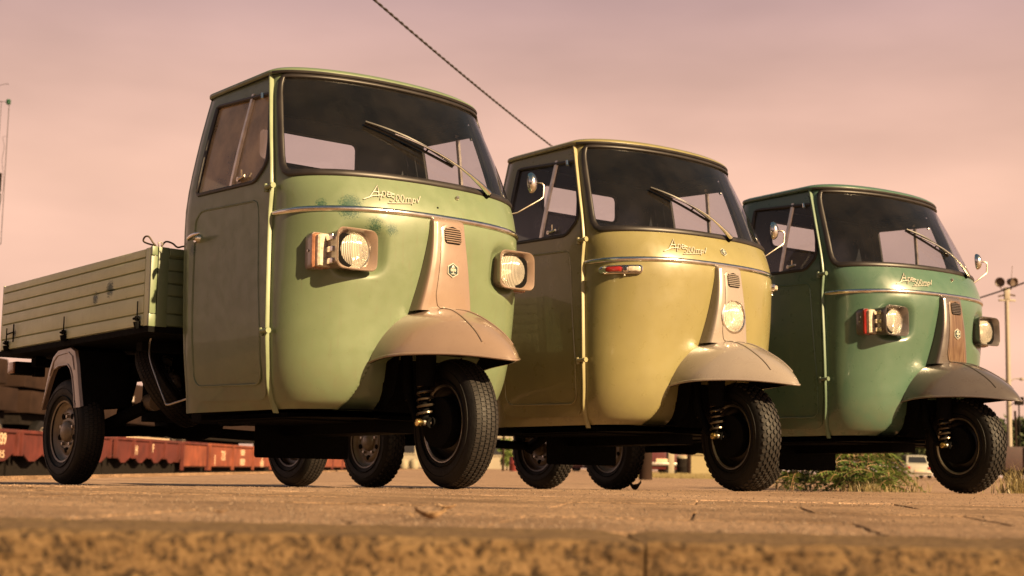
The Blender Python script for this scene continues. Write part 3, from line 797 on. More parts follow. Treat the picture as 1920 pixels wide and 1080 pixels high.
    fen = mb.build('front_mudguard', trim, T, ref=(.0, 0, .40), smooth=60)
    edge = [r[0] for r in rows]+[r[-1] for r in reversed(rows)]
    MB().tube([Vector(p)+Vector((0, 0, -.002)) for p in edge], .0055, 7).build('mudguard_lip', trim, fen)
    for sg in (-1, 1):
        cp_ = []
        for k in range(25):
            t = k/24; x = -.13+.385*t**.92; y = sg*(.016+.056*t**1.2+.008*math.sin(PI*t)); w = interp(LW, x); q = min(.999, abs(y)/w); cp_.append((x, y, fz(x, q)+.0005))
        MB().tube(cp_, .0042, 7).build('mudguard_bead', trim, fen)
    inner = [[(p[0]*.98-.006, p[1]*.975, p[2]-.008) for p in r] for r in rows[:-6]]
    MB().loft(inner, closed=False).build('mudguard_lining', M_['black'], fen)
    # ---- wheel well, floor, chassis
    mb = MB()
    wl2 = []
    for z in (.30, .36, .44, .52):
        wl2.append([(Sy(.15, z), -.152, z), (-.30, -.152, z), (-.33, -.10, z), (-.335, 0, z), (-.33, .10, z), (-.30, .152, z), (Sy(.15, z), .152, z)])
    mb.loft(wl2, closed=False); mb.add([(-.34, -.152, .52), (-.34, .152, .52), (-.12, .152, .52), (-.12, -.152, .52)], [(0, 1, 2, 3)])
    mb.build('wheel_well', M_['black'], T)
    mb = MB()
    fl = [S(u, .303) for u in us if abs(S(u, .303).y) > .15 or True]
    poly = [(p.x, p.y*.985, .302) for p in fl]+[(XB, .55, .302), (XB, -.55, .302)]
    poly = [(min(p[0], -.335) if abs(p[1]) < .16 else p[0], p[1], p[2]) for p in poly]
    mb.add(poly, [tuple(range(len(poly)))])
    mb.add([(p[0], p[1]*.96, .27) for p in poly], [tuple(range(len(poly)))])
    mb.build('cab_floor', M_['black'], T, smooth=0, fixn=False)
    mb = MB(); mb.box(-1.25, -.40, -.10, .10, .22, .29); mb.box(-1.06, -.50, -.44, .44, .262, .292); mb.box(-1.22, -1.13, -.48, .48, .27, .60); mb.box(-2.02, -1.23, -.33, .33, .30, .60)
    for s in (-1, 1): mb.box(-2.80, -1.13, s*.30-.03, s*.30+.03, .50, .585); mb.box(-1.25, -1.13, s*.30-.03, s*.30+.03, .26, .56)
    for x in (-1.5, -2.17, -2.7): mb.box(x-.03, x+.03, -.60, .60, .585, .625)
    mb.build('chassis_frame', M_['black'], T, bevel=.004)
    # drivetrain at the back
    mb = MB(); mb.lathe([(.0, -.16), (.08, -.15), (.10, -.08), (.10, .08), (.08, .15), (.0, .16)], 24, c=(-2.17, 0, .33)); mb.box(-2.3, -1.75, -.16, .18, .32, .56)
    for s in (-1, 1):
        mb.tube([(-2.17, 0, .27), (-2.17, s*.56, .25)], .025, 10); mb.tube([(-1.78, s*.42, .36), (-2.17, s*.52, .24)], .032, 8); mb.tube([(-2.10, s*.40, .28), (-2.05, s*.36, .56)], .030, 10)
    
    mb.build('rear_axle_and_engine', M_['black'], T)
    MB().tube([(-1.72, -.40, .375), (-1.80, -.40, .38), (-1.82, -.405, .385)], [.036, .040, .028], 14).build('exhaust_silencer', M_['rimpaint'], T)
    # mud flap hung between the frame rails
    mb = MB(); q = rr(.475, .215, .012, 4, 0, .2325)
    mb.loft([[(-1.104, a, b) for a, b in q], [(-1.098, a, b) for a, b in q]], cap0=True, cap1=True); mb.build('mud_flap', M_['black'], T)
    # ---- front suspension
    mb = MB()
    for k in range(73):
        pass
    ny = -.112
    coil = [(-.040+.030*math.cos(k*PI/8), ny+.030*math.sin(k*PI/8), .262+.0165*k/16*1.6) for k in range(16*8)]
    MB().tube(coil, .0055, 6).build('coil_spring', mat_spring, T)
    mb.tube([(-.040, ny, .24), (-.040, ny, .50)], [.016, .018], 12); mb.tube([(-.155, ny+.01, .36), (-.09, ny, .262), (.0, ny, .246)], [.018, .017, .020], 10); mb.tube([(-.040, ny, .385), (-.040, ny, .52)], [.037, .040], 14)
    mb.tube([(-.20, ny+.012, .62), (-.165, ny+.01, .38), (-.155, ny+.01, .34)], [.024, .022, .020], 12); mb.tube([(0, ny, .25), (0, -.02, .25)], .018, 12)
    mb.lathe([(.0, -.088), (.095, -.086), (.100, -.050), (.09, -.02)], 32, c=(0, 0, .25))
    mb.build('suspension_arm', M_['black'], T)
    MB().lathe([(.0, -.030), (.013, -.028), (.015, -.012), (.010, .0), (.010, .030)], 12, c=(-.020, -.137, .247)).build('axle_bolt', M_['brass'], T)
    MB().tube([(-.020, -.135, .247), (-.005, -.10, .248)], .011, 10).build('axle_spindle', M_['steel'], T)
    # ---- wheels
    wheel(T, (0, 0, .247), cfg['chunky'], True, 'front_wheel', steer=rad(-cfg['steer']))
    for s in (-1, 1):
        wheel(T, (-2.14, s*.610, .247), cfg['chunky'], False, 'rear_wheel')
        # rear mudguard: folded arch
        yo, yi = s*.672, s*.42
        xc = -2.155
        outp = [(-.235, .355), (-.205, .42), (-.160, .535), (-.115, .600), (-.06, .628), (.08, .634), (.135, .612), (.165, .55), (.190, .46), (.225, .352)]
        inp = [(-.222, .355), (-.190, .41), (-.135, .500), (-.100, .542), (-.04, .556), (.06, .556), (.095, .535), (.120, .50), (.148, .42), (.165, .350)]
        mb = MB()
        O = [(xc+a, b) for a, b in outp]; I = [(xc+a, b) for a, b in inp]
        mb.loft([[(x, yo, z) for x, z in I], [(x+(0), yo+s*.003, z) for x, z in [((a[0]+b[0])/2, (a[1]+b[1])/2) for a, b in zip(I, O)]], [(x, yo, z) for x, z in O], [(x, yo-s*.012, z) for x, z in [(xc+(a-0)*1.03, b+.006) for a, b in outp]], ], closed=False)
        BK = [(xc+a*1.03, b+.006) for a, b in outp]; mb2 = MB(); mb2.loft([[(x, yo-s*.012, z) for x, z in BK], [(x, yi, z) for x, z in BK]], closed=False); mb2.loft([[(x, yi, z) for x, z in BK], [(xc, yi, .36) for x, z in BK]], closed=False)
        mb.loft([[(x, yo, z) for x, z in I], [(x, yo-s*.02, z) for x, z in I]], closed=False)
        mg = mb.build('rear_mudguard', [trim], T, smooth=35); mb2.build('mudguard_lining', M_['black'], mg)
        MB().tube([(xc+a*.86, yo+s*.003, b-.022) for a, b in outp[2:8]], .0035, 6).build('mudguard_crease', trim, mg)
        MB().tube([(x, yo, z) for x, z in I], .005, 6).build('mudguard_edge', trim, mg)
    # ---- cargo bed
    bx0, bx1, by, bz0, bz1 = -2.905, -1.205, .703, .668, 1.000
    cuts = [bz0, .722, .798, .851, .906, .960, bz1]
    bedp = cfg['bed']
    fl = MB(); fl.box(bx0, bx1, -by+.002, by-.002, .640, .6665); fl.build('bed_floor', M_['black'], T)
    for s in (-1, 1):
        for a, b in zip(cuts, cuts[1:]):
            mb = MB(); mb.box(bx0+.03, bx1-.055, min(s*(by-.018), s*by), max(s*(by-.018), s*by), a+.0036, b-.0036)
            mb.build('side_plank', bedp, T, bevel=.0018)
        mb = MB(); mb.box(bx0+.02, bx1-.02, min(s*(by-.030), s*(by-.014)), max(s*(by-.030), s*(by-.014)), bz0, bz1-.004)
        mb.box(bx0+.012, bx0+.028, min(s*(by-.02), s*(by-.002)), max(s*(by-.02), s*(by-.002)), bz0, bz1)
        mb.box(bx1-.053, bx1-.012, min(s*(by-.02), s*(by-.002)), max(s*(by-.02), s*(by-.002)), bz0, bz1)
        mb.build('side_frame', bedp, T, bevel=.002)
        # corner post: outer flange, gap, inner flange
        mb = MB(); y0, y1 = s*(by-.001), s*(by-.030); mb.box(bx1-.012, bx1+.004, min(y0, y1), max(y0, y1), .718, bz1-.038)
        y0, y1 = s*(by-.003), s*(by-.028); mb.box(bx1-.014, bx1+.006, min(y0, y1), max(y0, y1), bz1-.034, bz1+.004)
        mb.build('drop_side_end', body, T, bevel=.002)
        mb = MB(); y0, y1 = s*(by-.034), s*(by-.082); mb.box(bx1-.020, bx1+.004, min(y0, y1), max(y0, y1), bz0-.004, bz1+.004)
        y0, y1 = s*(by), s*(by-.034); mb.box(bx1-.012, bx1+.003, min(y0, y1), max(y0, y1), bz0-.004, .716)
        mb.build('corner_post', body, T, bevel=.002)
        for x in (-1.292, -2.066, -2.779):
            mb = MB(); yy = s*(by+.010)
            mb.tube([(x, yy, .700), (x, yy, .775)], [.0035, .003], 6); mb.tube([(x, yy-s*.008, .660), (x, yy, .690)], .017, 10); mb.tube([(x-.034, yy, .703), (x+.020, yy, .703)], .0055, 6)
            mb.tube([(x, yy, .692), (x, yy, .712)], .010, 8); mb.tube([(x, yy, .70), (x, s*(by-.01), .70)], .006, 6)
            mb.build('drop_side_latch', M_['black'], T)
        mb = MB(); x = -2.779; yy = s*(by+.008)
        mb.tube([(x, yy, .745), (x+.085, yy, .750), (x+.085, yy, .700), (x+.085, yy, .790)], .0035, 6); mb.build('latch_stay', M_['black'], T)
    for a, b in zip(cuts, cuts[1:]):
        mb = MB(); mb.box(bx1-.012, bx1-.002, -by+.084, by-.084, a+.0035, b-.0035); mb.build('headboard_plank', body, T, bevel=.0018)
        mb = MB(); mb.box(bx0+.002, bx0+.018, -by+.02, by-.02, a+.0035, b-.0035); mb.build('tailboard_plank', bedp, T, bevel=.0018)
    MB().box(bx1-.016, bx1-.010, -by+.05, by-.05, bz0, bz1-.002).build('headboard_backing', body, T)
    MB().box(bx1-.018, bx1+.004, -by+.083, by-.083, bz1-.030, bz1+.003).build('headboard_rail', body, T, bevel=.003)
    # rope loop on the front corner
    if cfg.get('detail'):
        q = [(-1.195, -.690, 1.006), (-1.21, -.695, 1.020), (-1.235, -.70, 1.045), (-1.262, -.702, 1.052), (-1.285, -.702, 1.045), (-1.288, -.70, 1.033), (-1.26, -.697, 1.022), (-1.225, -.692, 1.012), (-1.20, -.685, 1.004)]
        MB().stube(q, .004, 7).build('rope_loop', M_['rope'], T)
        MB().stube([(-1.20, -.66, 1.006), (-1.20, -.64, 1.028), (-1.20, -.61, 1.024), (-1.20, -.585, 1.010), (-1.20, -.55, 1.018), (-1.20, -.48, 1.012), (-1.20, -.35, 1.006)], .004, 7).build('rope_end', M_['rope'], T)
        MB().tube([(-1.20, -.672, .999), (-1.20, -.675, 1.020), (-1.20, -.660, 1.024), (-1.20, -.655, 1.004)], .003, 6).build('hook', M_['steel'], T)
    # spare wheel slung behind the cab, hose, tail lamps
    sw = wheel(T, (-1.66, -.36, .46), cfg['chunky'], False, 'spare_wheel', tilt=Vector((0, 1, 0)).rotation_difference(Vector((.63, .54, .53))).to_euler())
    sw.scale = (.88, .88, .88)
    MB().stube([(-1.45, -.56, .66), (-1.47, -.565, .62), (-1.46, -.565, .55), (-1.40, -.56, .46), (-1.33, -.555, .37), (-1.31, -.55, .345), (-1.22, -.55, .352), (-1.12, -.555, .362), (-1.06, -.56, .372)], .0045, 7).build('brake_hose', M_['steel'], T)
    for s in (-1, 1):
        MB().box(-2.78, -2.74, min(s*.57, s*.52), max(s*.57, s*.52), .54, .665).build('lamp_bracket', M_['black'], T)
        tl_ = MB().box(-2.84, -2.76, min(s*.53, s*.665), max(s*.53, s*.665), .548, .612).build('tail_lamp', M_['black'], T, bevel=.006)
        MB().box(-2.835, -2.765, min(s*.665, s*.678), max(s*.665, s*.678), .551, .609).build('tail_lens', M_['amber'], tl_, bevel=.005)
    # ---- interior
    mb = MB(); mb.box(-1.00, -.62, -.42, .42, .60, .80); mb.build('seat_cushion', M_['seat'], T, bevel=.03)
    mb = MB(); mb.obox((-1.02, 0, 1.02), (.045, 0, .01), (0, .40, 0), (-.02, 0, .20)); mb.build('seat_backrest', M_['seat'], T, bevel=.03)
    MB().tube([(-.62, 0, .35), (-.50, 0, .95)], .02, 8).build('steering_shaft', M_['black'], T)
    MB().tube([(-.60, -.30, 1.0), (-.56, -.26, 1.01), (-.52, -.08, 1.0), (-.50, 0, .97), (-.52, .08, 1.0), (-.56, .26, 1.01), (-.60, .30, 1.0)], .014, 8).build('handlebar', M_['black'], T)
    # ---- left mirror
    z0 = 1.150; a = Vector((interp(XA, z0)+.05, .555, z0+.03))
    mb = MB(); mb.tube([a, Vector((-.385, .62, 1.20)), Vector((-.378, .748, 1.275)), Vector((-.374, .760, 1.288)), Vector((-.372, .763, 1.338)), Vector((-.376, .756, 1.349)), Vector((-.395, .730, 1.352))], [.0042]*7, 8)
    ma = mb.build('mirror_arm', M_['darksteel'], T)
    cM = Vector((-.405, .722, 1.352)); mb = MB(); n1 = Vector((.93, .30, .05)).normalized(); uy = Vector((-.30, .93, 0)).normalized(); uz = n1.cross(uy)
    L = []
    for h, k in ((-.012, .90), (-.010, 1), (.0, 1), (.012, .8), (.020, .45), (.022, .05)):
        L.append([cM+n1*h+uy*(.026*k*math.cos(t))+uz*(.047*k*math.sin(t)) for t in [2*PI*j/28 for j in range(28)]])
    mb.loft(L, cap0=True, cap1=True); mb.build('mirror_head', M_['chrome'], ma)
    return T
mat_spring = mat('spring_steel', (.10, .08, .06), .28, .8, var=.2)


# ---------------------------------------------------------------- ground
def gz(X, Y):
    s = .636*(X+.205)-.772*(Y-5.592)
    z = .018*max(-4.2, min(0, s+.0))
    return z
def edge_x(Y): return -3.42 if Y > 9 else -3.42-(9-Y)*1.2
def stone(name, c1, c2, c3, sc1=4, grain=120, bump=.5, rough=.85, speck=True, bd=.012):
    m, n, l, b = newmat(name); t = n.new('ShaderNodeTexCoord')
    def noise(s, d=6, r=.6):
        z = n.new('ShaderNodeTexNoise'); z.inputs['Scale'].default_value = s; z.inputs['Detail'].default_value = d; z.inputs['Roughness'].default_value = r; l.new(t.outputs['Object'], z.inputs['Vector']); return z.outputs[0]
    def mix(f, a, c):
        x = n.new('ShaderNodeMix'); x.data_type = 'RGBA'; l.new(f, x.inputs[0])
        for k, s in ((6, a), (7, c)):
            if isinstance(s, tuple): x.inputs[k].default_value = (*s, 1)
            else: l.new(s, x.inputs[k])
        return x.outputs[2]
    def rng(v, a, c, lo=0., hi=1.):
        q = n.new('ShaderNodeMapRange'); l.new(v, q.inputs[0])
        for k, s in zip((1, 2, 3, 4), (a, c, lo, hi)): q.inputs[k].default_value = s
        return q.outputs[0]
    c = mix(rng(noise(sc1), .35, .65), c1, c2)
    c = mix(rng(noise(grain, 3), .46, .64), c, c3); c = mix(rng(noise(grain*.22, 4), .50, .72, 0, .55), c, c3)
    if speck:
        v = n.new('ShaderNodeTexVoronoi'); v.inputs['Scale'].default_value = grain*1.3; l.new(t.outputs['Object'], v.inputs['Vector'])
        c = mix(rng(v.outputs['Distance'], .22, .14, 0, .6), c, tuple(min(.7, q*1.9) for q in c2))
    if sc1 < 5: c = mix(rng(noise(.9 if sc1 < 2 else 1.7, 5, .7), .56, .70, 0, .5), c, c3); c = mix(rng(noise(5.5, 5, .7), .60, .70, 0, .4), c, tuple(min(.6, q*1.35) for q in c2))
    l.new(c, b.inputs[0]); b.inputs['Roughness'].default_value = rough; b.inputs['Specular IOR Level'].default_value = .25
    bp = n.new('ShaderNodeBump'); bp.inputs['Strength'].default_value = bump; bp.inputs['Distance'].default_value = bd
    l.new(noise(grain*.7, 8, .7), bp.inputs['Height']); l.new(bp.outputs[0], b.inputs['Normal']); return m
GM = stone('worn_asphalt', (.235, .15, .098), (.37, .25, .17), (.085, .052, .034), sc1=1.1, grain=70)
SM = stone('concrete_paving', (.16, .098, .058), (.35, .23, .147), (.06, .038, .024), sc1=2.3, grain=85, bump=.45)
KM = stone('rough_kerb_stone', (.25, .16, .078), (.17, .105, .052), (.045, .028, .016), sc1=13, grain=85, bump=1.0, bd=.02)
def axis_pts(segs):
    out = []
    for a, b, n_ in segs: out += [a+(b-a)*k/n_ for k in range(n_)]
    return out+[segs[-1][1]]
SLABY0, SLABY1 = 2.128, 4.52
def groundsheet(name, xs_, ys_, zf, m):
    mb = MB(); nx = len(xs_)
    for y in ys_:
        for x in xs_: mb.v.append((x, y, zf(x, y)))
    for j in range(len(ys_)-1):
        for i in range(nx-1): mb.f.append((j*nx+i, j*nx+i+1, (j+1)*nx+i+1, (j+1)*nx+i)); mb.mi.append(0)
    o = mb.build(name, m, fixn=False, smooth=30); return o
from mathutils import noise as mnoise
def gfun(x, y):
    z = gz(x, y)
    if y < 40: z += (mnoise.noise((x*1.7, y*1.7, 0))*.003+mnoise.noise((x*9, y*9, 3))*.0012)*min(1, max(0, (y-4.6)*2))
    if y < SLABY1+.01: z = -.012
    return z
ys_ = [2.05, 3.0, SLABY1, SLABY1+.012]+axis_pts([(4.6, 8, 90), (8, 16, 60), (16, 60, 30), (60, 1500, 12)])
xs_ = axis_pts([(-3.42, 5.5, 180), (5.5, 30, 16), (30, 700, 6)])
tag(groundsheet('platform_ground', xs_, ys_, gfun, GM), kind='structure')
mb = MB()
mb.add([(-9, 1.5, -.005), (-3.42, 1.5, -.005), (-3.42, 9, -.03), (-9, 9, -.03)], [(0, 1, 2, 3)])
tag(mb.build('side_ground', GM, fixn=False), kind='structure')
mb = MB(); mb.add([(-3.42, 9, -.045), (-3.42, 9, -1.2), (-3.42, 600, -1.2), (-3.42, 600, -.076), (-9, 9, -.04), (-9, 9, -1.2)], [(0, 1, 2, 3), (0, 4, 5, 1)])
tag(mb.build('platform_wall', SM), kind='structure')
BM = stone('ballast', (.09, .06, .045), (.14, .095, .07), (.04, .027, .02), sc1=.3, grain=9, bump=.8)
mb = MB(); mb.add([(-700, 5, -1.02), (-3.42, 5, -1.02), (-3.42, 1500, -1.02), (-700, 1500, -1.02)], [(0, 1, 2, 3)]); tag(mb.build('track_bed', BM, fixn=False), kind='structure')
mb = MB(); mb.add([(-20, -30, -.16), (40, -30, -.16), (40, 2.1, -.16), (-20, 2.1, -.16)], [(0, 1, 2, 3)]); tag(mb.build('road', GM, fixn=False), kind='structure')
# kerb: blocks butted end to end
kerb = empty('kerb', (0, 0, 0)); tag(kerb, kind='structure')
R = random.Random(5)
kx = [-4.55, -3.62, -2.70, -1.77, -.84, .17, 1.12, 2.05, 3.0, 3.9]
for a, b in zip(kx, kx[1:]):
    mb = MB(); n1, n2 = 70, 16
    def kp(u, v):
        # v runs: front face bottom -> top edge -> back of the top
        x = a+.0022+(b-a-.0044)*u
        nzv = mnoise.noise((x*14, v*9, a))*.006+mnoise.noise((x*45, v*30, 7))*.0035
        e = min(1, min(u, 1-u)*30)
        if v < .5: y = 1.800+(1-e)*.012-nzv*1.6; z = -.165+(.165-.012)*v/.5
        elif v < .65: t = (v-.5)/.15*PI/2; y = 1.800+.012-.012*math.cos(t)-nzv*(1.6-1.2*(v-.5)/.15); z = -.012+.012*math.sin(t)+nzv*.5
        else: y = 1.812+(2.118-1.812)*(v-.65)/.35; z = nzv*.28-(1-e)*.006
        return (x, y, z)
    vs = [k/40 for k in range(41)]
    mb.loft([[kp(i/n1, v) for i in range(n1+1)] for v in vs], closed=False)
    for u in (0, 1):
        L = [kp(u, v) for v in vs]; mb.add(L+[(L[-1][0], 2.118, -.165)], [tuple(range(len(L)+1))])
    mb.build('kerb_stone', KM, kerb, smooth=60)
# paving slabs behind the kerb
pav = empty('paving', (0, 0, 0)); tag(pav, kind='structure')
yr = [2.128, 2.72, 3.32, 3.92, 4.515]
for j in range(4):
    x = -3.05+(.31 if j % 2 else 0)+R.uniform(-.03, .03)
    while x < 3.3:
        w = .598; mb = MB(); dz = R.uniform(-.0015, .0015); tx, ty = R.uniform(-.0012, .0012), R.uniform(-.0012, .0012)
        y0, y1 = yr[j]+.004, yr[j+1]-.004; nx, ny_ = 12, 8; g_ = []
        sk_ = .05
        rows_ = []
        for q in range(ny_+1):
            row = []
            for p in range(nx+1):
                X_ = x+.004+(w-.008)*p/nx+(y0+(y1-y0)*q/ny_-2.1)*.14; Y_ = y0+(y1-y0)*q/ny_
                ed = min(p, nx-p, q, ny_-q); row.append((X_, Y_, dz+tx*(p/nx-.5)+ty*(q/ny_-.5)+mnoise.noise((X_*5, Y_*5, 1))*.0015-(.002 if ed == 0 else 0)))
            rows_.append(row)
        mb.loft(rows_, closed=False)
        rim_ = rows_[0]+[r_[-1] for r_ in rows_[1:]]+rows_[-1][::-1][1:]+[r_[0] for r_ in rows_[::-1][1:-1]]
        mb.loft([rim_, [(p[0], p[1], -.014) for p in rim_]])
        mb.build('paving_slab', SM, pav, smooth=30); x += w
# loose grit
mb = MB()
for k in range(11000):
    y = 2.15+(R.random()**1.6)*7.5; x = R.uniform(-1, 1)*(.42*y+.3); r = R.uniform(.0008, .0030)*(1+.35*(y > 4)); z = (0 if y < SLABY1 else gz(x, y))
    a = R.uniform(0, 6); vs = [(x+r*math.cos(a+t)*R.uniform(.7, 1.4), y+r*math.sin(a+t)*R.uniform(.7, 1.4), z-.0005) for t in (0, 2.1, 4.2)]+[(x, y, z+r*R.uniform(.7, 1.3))]
    mb.add(vs, [(0, 1, 3), (1, 2, 3), (2, 0, 3)])
gr = mb.build('grit', mat('grit_stone', (.20, .14, .10), .8, var=.6, scale=90, det=2), smooth=0); tag(gr, kind='stuff')
# dry leaves
LEAF = mat('dry_leaf', (.42, .27, .15), .6, var=.4, scale=60); LEAFD = mat('dark_dry_leaf', (.07, .035, .02), .6, var=.4, scale=60)
def leaf(px, Y, size, rot, curl, m, label, z=None):
    X = (px-960)/2734*Y; mb = MB(); N = 9; rows_ = []
    for i in range(N+1):
        t = i/N; w = size*.30*math.sin(PI*min(1, t*1.02))**.8*(1+.25*math.sin(t*23)); row = []
        for k in range(-3, 4):
            q = k/3; row.append(((t-.5)*size, q*w, .002+curl*size*((t-.5)**2*1.6+q*q*.30+.05*math.sin(t*9+q*3))))
        rows_.append(row)
    mb.loft(rows_, closed=False); mb.tube([(-.5*size, 0, .004), (-.68*size, .01*size, .010)], .0012, 5)
    o = mb.build('dry_leaf', m, loc=(X, Y, (0 if Y < SLABY1 else gz(X, Y)))); o.rotation_euler = (0, 0, rot); tag(o, label, 'leaf', 'dry leaves blown onto the pavement'); return o
leaf(818, 2.38, .052, .2, .55, LEAF, 'largest curled pale brown dry leaf lying on the pavement below the nearest front wheel')
leaf(848, 2.95, .040, -.4, .35, LEAF, 'thin dry leaf just behind the large curled one on the pavement')
leaf(668, 2.12, .020, .6, .3, LEAFD, 'small dark leaf near the kerb left of the large curled leaf')
leaf(428, 2.45, .026, .1, .3, LEAF, 'small pale leaf flat on the slabs at the left of the picture')
leaf(1196, 9.6, .085, .1, 1.2, LEAFD, 'dark arched leaf or strip on the asphalt left of the ochre truck front wheel')
leaf(75, 4.1, .022, .5, .3, LEAF, 'tiny pale leaf at the far left edge of the pavement')

green = (.010, .045, .028)
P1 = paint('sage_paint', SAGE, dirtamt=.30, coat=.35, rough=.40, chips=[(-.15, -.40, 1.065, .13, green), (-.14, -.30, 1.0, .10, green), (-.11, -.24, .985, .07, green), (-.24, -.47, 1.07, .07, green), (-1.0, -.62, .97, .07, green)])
P1b = paint('bed_paint', (.50, .55, .37), dirtamt=.25, coat=.15, rough=.5, chips=[(-1.6, -.70, .86, .10, green), (-1.75, -.70, .83, .08, green), (-2.7, -.7, .74, .06, green)])
P1t = paint('warm_stone_paint', (.190, .135, .105), dirt=(.08, .05, .035), dirtamt=.15, rough=.34, coat=1.0)
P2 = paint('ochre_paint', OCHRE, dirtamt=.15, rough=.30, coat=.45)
P2t = paint('pale_stone_paint', (.215, .182, .16), dirt=(.09, .06, .045), dirtamt=.1, rough=.28, coat=1.0)
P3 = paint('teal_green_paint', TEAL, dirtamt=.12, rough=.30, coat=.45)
P3t = paint('brown_stone_paint', (.066, .054, .050), dirt=(.06, .04, .03), dirtamt=.1, rough=.3, coat=1.0)
def woodplate():
    m, n, l, b = newmat('brown_grained_plate'); t = n.new('ShaderNodeTexCoord'); q = n.new('ShaderNodeMapping'); q.inputs['Scale'].default_value = (60, 60, 3); l.new(t.outputs['Object'], q.inputs[0])
    z = n.new('ShaderNodeTexNoise'); z.inputs['Scale'].default_value = 2; z.inputs['Detail'].default_value = 4; l.new(q.outputs[0], z.inputs[0])
    r = n.new('ShaderNodeValToRGB'); l.new(z.outputs[0], r.inputs[0]); r.color_ramp.elements[0].color = (.060, .030, .018, 1); r.color_ramp.elements[1].color = (.12, .076, .047, 1); r.color_ramp.elements[0].position = .35; r.color_ramp.elements[1].position = .65
    l.new(r.outputs[0], b.inputs[0]); b.inputs['Roughness'].default_value = .35; b.inputs['Coat Weight'].default_value = .5; return m
WP = woodplate()
pipe1 = mat('pale_green_strip', (.27, .33, .19), .4, var=.12); pipe2 = mat('cream_strip', (.38, .34, .17), .38, var=.1); pipe3 = mat('green_strip', (.12, .20, .13), .38, var=.1)
hinge3 = mat('hinge_paint', (.15, .21, .14), .4, var=.15)
W1 = dict(pivot=(.302, 1.212), wtip=(-.215, 1.415), blade=((-.256, 1.428), (.105, 1.290)))
T1 = build_truck(dict(x=-.2046, y=5.592, a=39.46, paint=P1, trim=P1t, bed=P1b, piping=pipe1, belt=M_['chrome'], hinge=pipe1, steer=7, chunky=False, round_lamp=False, ind=M_['amber'],
    pivot=(.262, 1.190), wtip=(-.215, 1.415), blade=((-.256, 1.428), (.105, 1.290)), dusty=True, hole=True, detail=True,
    label='nearest three-wheeled truck, worn sage green with square headlamps and a pale ribbed cargo bed'))
T2 = build_truck(dict(x=1.070, y=6.752, a=38.6, paint=P2, trim=P2t, bed=P2, piping=pipe2, belt=M_['chrome'], hinge=pipe2, steer=11, chunky=True, round_lamp=True,
    pivot=(.075, 1.192), wtip=(-.265, 1.395), blade=((-.30, 1.41), (-.02, 1.27)),
    label='middle three-wheeled truck, glossy ochre yellow with one round headlamp on its column'))
T3 = build_truck(dict(x=2.407, y=7.718, a=36.1, paint=P3, trim=P3t, bed=P3, piping=pipe3, belt=M_['chrome'], hinge=hinge3, steer=7, chunky=True, round_lamp=False, ind=M_['red'], plate=WP,
    pivot=(.262, 1.190), wtip=(-.10, 1.40), blade=((-.125, 1.415), (.14, 1.29)),
    label='farthest three-wheeled truck, dark teal green with a wood-grained plate on its column'))

# ---------------------------------------------------------------- background
def ray_to(px, py, Y):
    d = rt*(px-960)+up*(540-py)+fw*2734.1
    return Vector((0, 0, CAMH))+d*(Y/d.y)
def at(px, Y, py=880): return ray_to(px, py, Y).x
def zat(px, py, Y): return ray_to(px, py, Y).z
WR_ = mat('wagon_red', (.125, .020, .013), .6, var=.35, scale=2.5); WO = mat('faded_orange_red', (.26, .062, .028), .6, var=.35, scale=2)
WD = mat('wagon_underframe', (.02, .016, .014), .95, spec=.05, var=.3); WW_ = mat('stencil_white', (.78, .56, .38), .6, var=.15)
TB = mat('trailer_brown', (.034, .019, .014), .95, spec=.1, var=.3, scale=2); RAIL = mat('rail_steel', (.12, .07, .05), .5, .6, var=.3)
def text_part(txt, size, par, m, P, ax, az, name='stencil_number'):
    cu = bpy.data.curves.new('t', 'FONT'); cu.body = txt; cu.size = size; cu.extrude = .004; cu.offset = size*.02; cu.align_x = 'CENTER'; cu.align_y = 'CENTER'
    o = bpy.data.objects.new('t', cu); COL.objects.link(o); dg = bpy.context.evaluated_depsgraph_get(); me = bpy.data.meshes.new_from_object(o.evaluated_get(dg))
    bpy.data.objects.remove(o); bpy.data.curves.remove(cu); me.materials.clear(); me.materials.append(m)
    q = bpy.data.objects.new(name, me); COL.objects.link(q); q.parent = par
    ax = Vector(ax).normalized(); az = Vector(az); n_ = ax.cross(az); Mx = Matrix((ax, az, n_)).transposed().to_4x4(); Mx.translation = Vector(P); q.matrix_local = Mx; return q
def xl(Y): return -12+.0366*Y       # the near track, running away from the camera
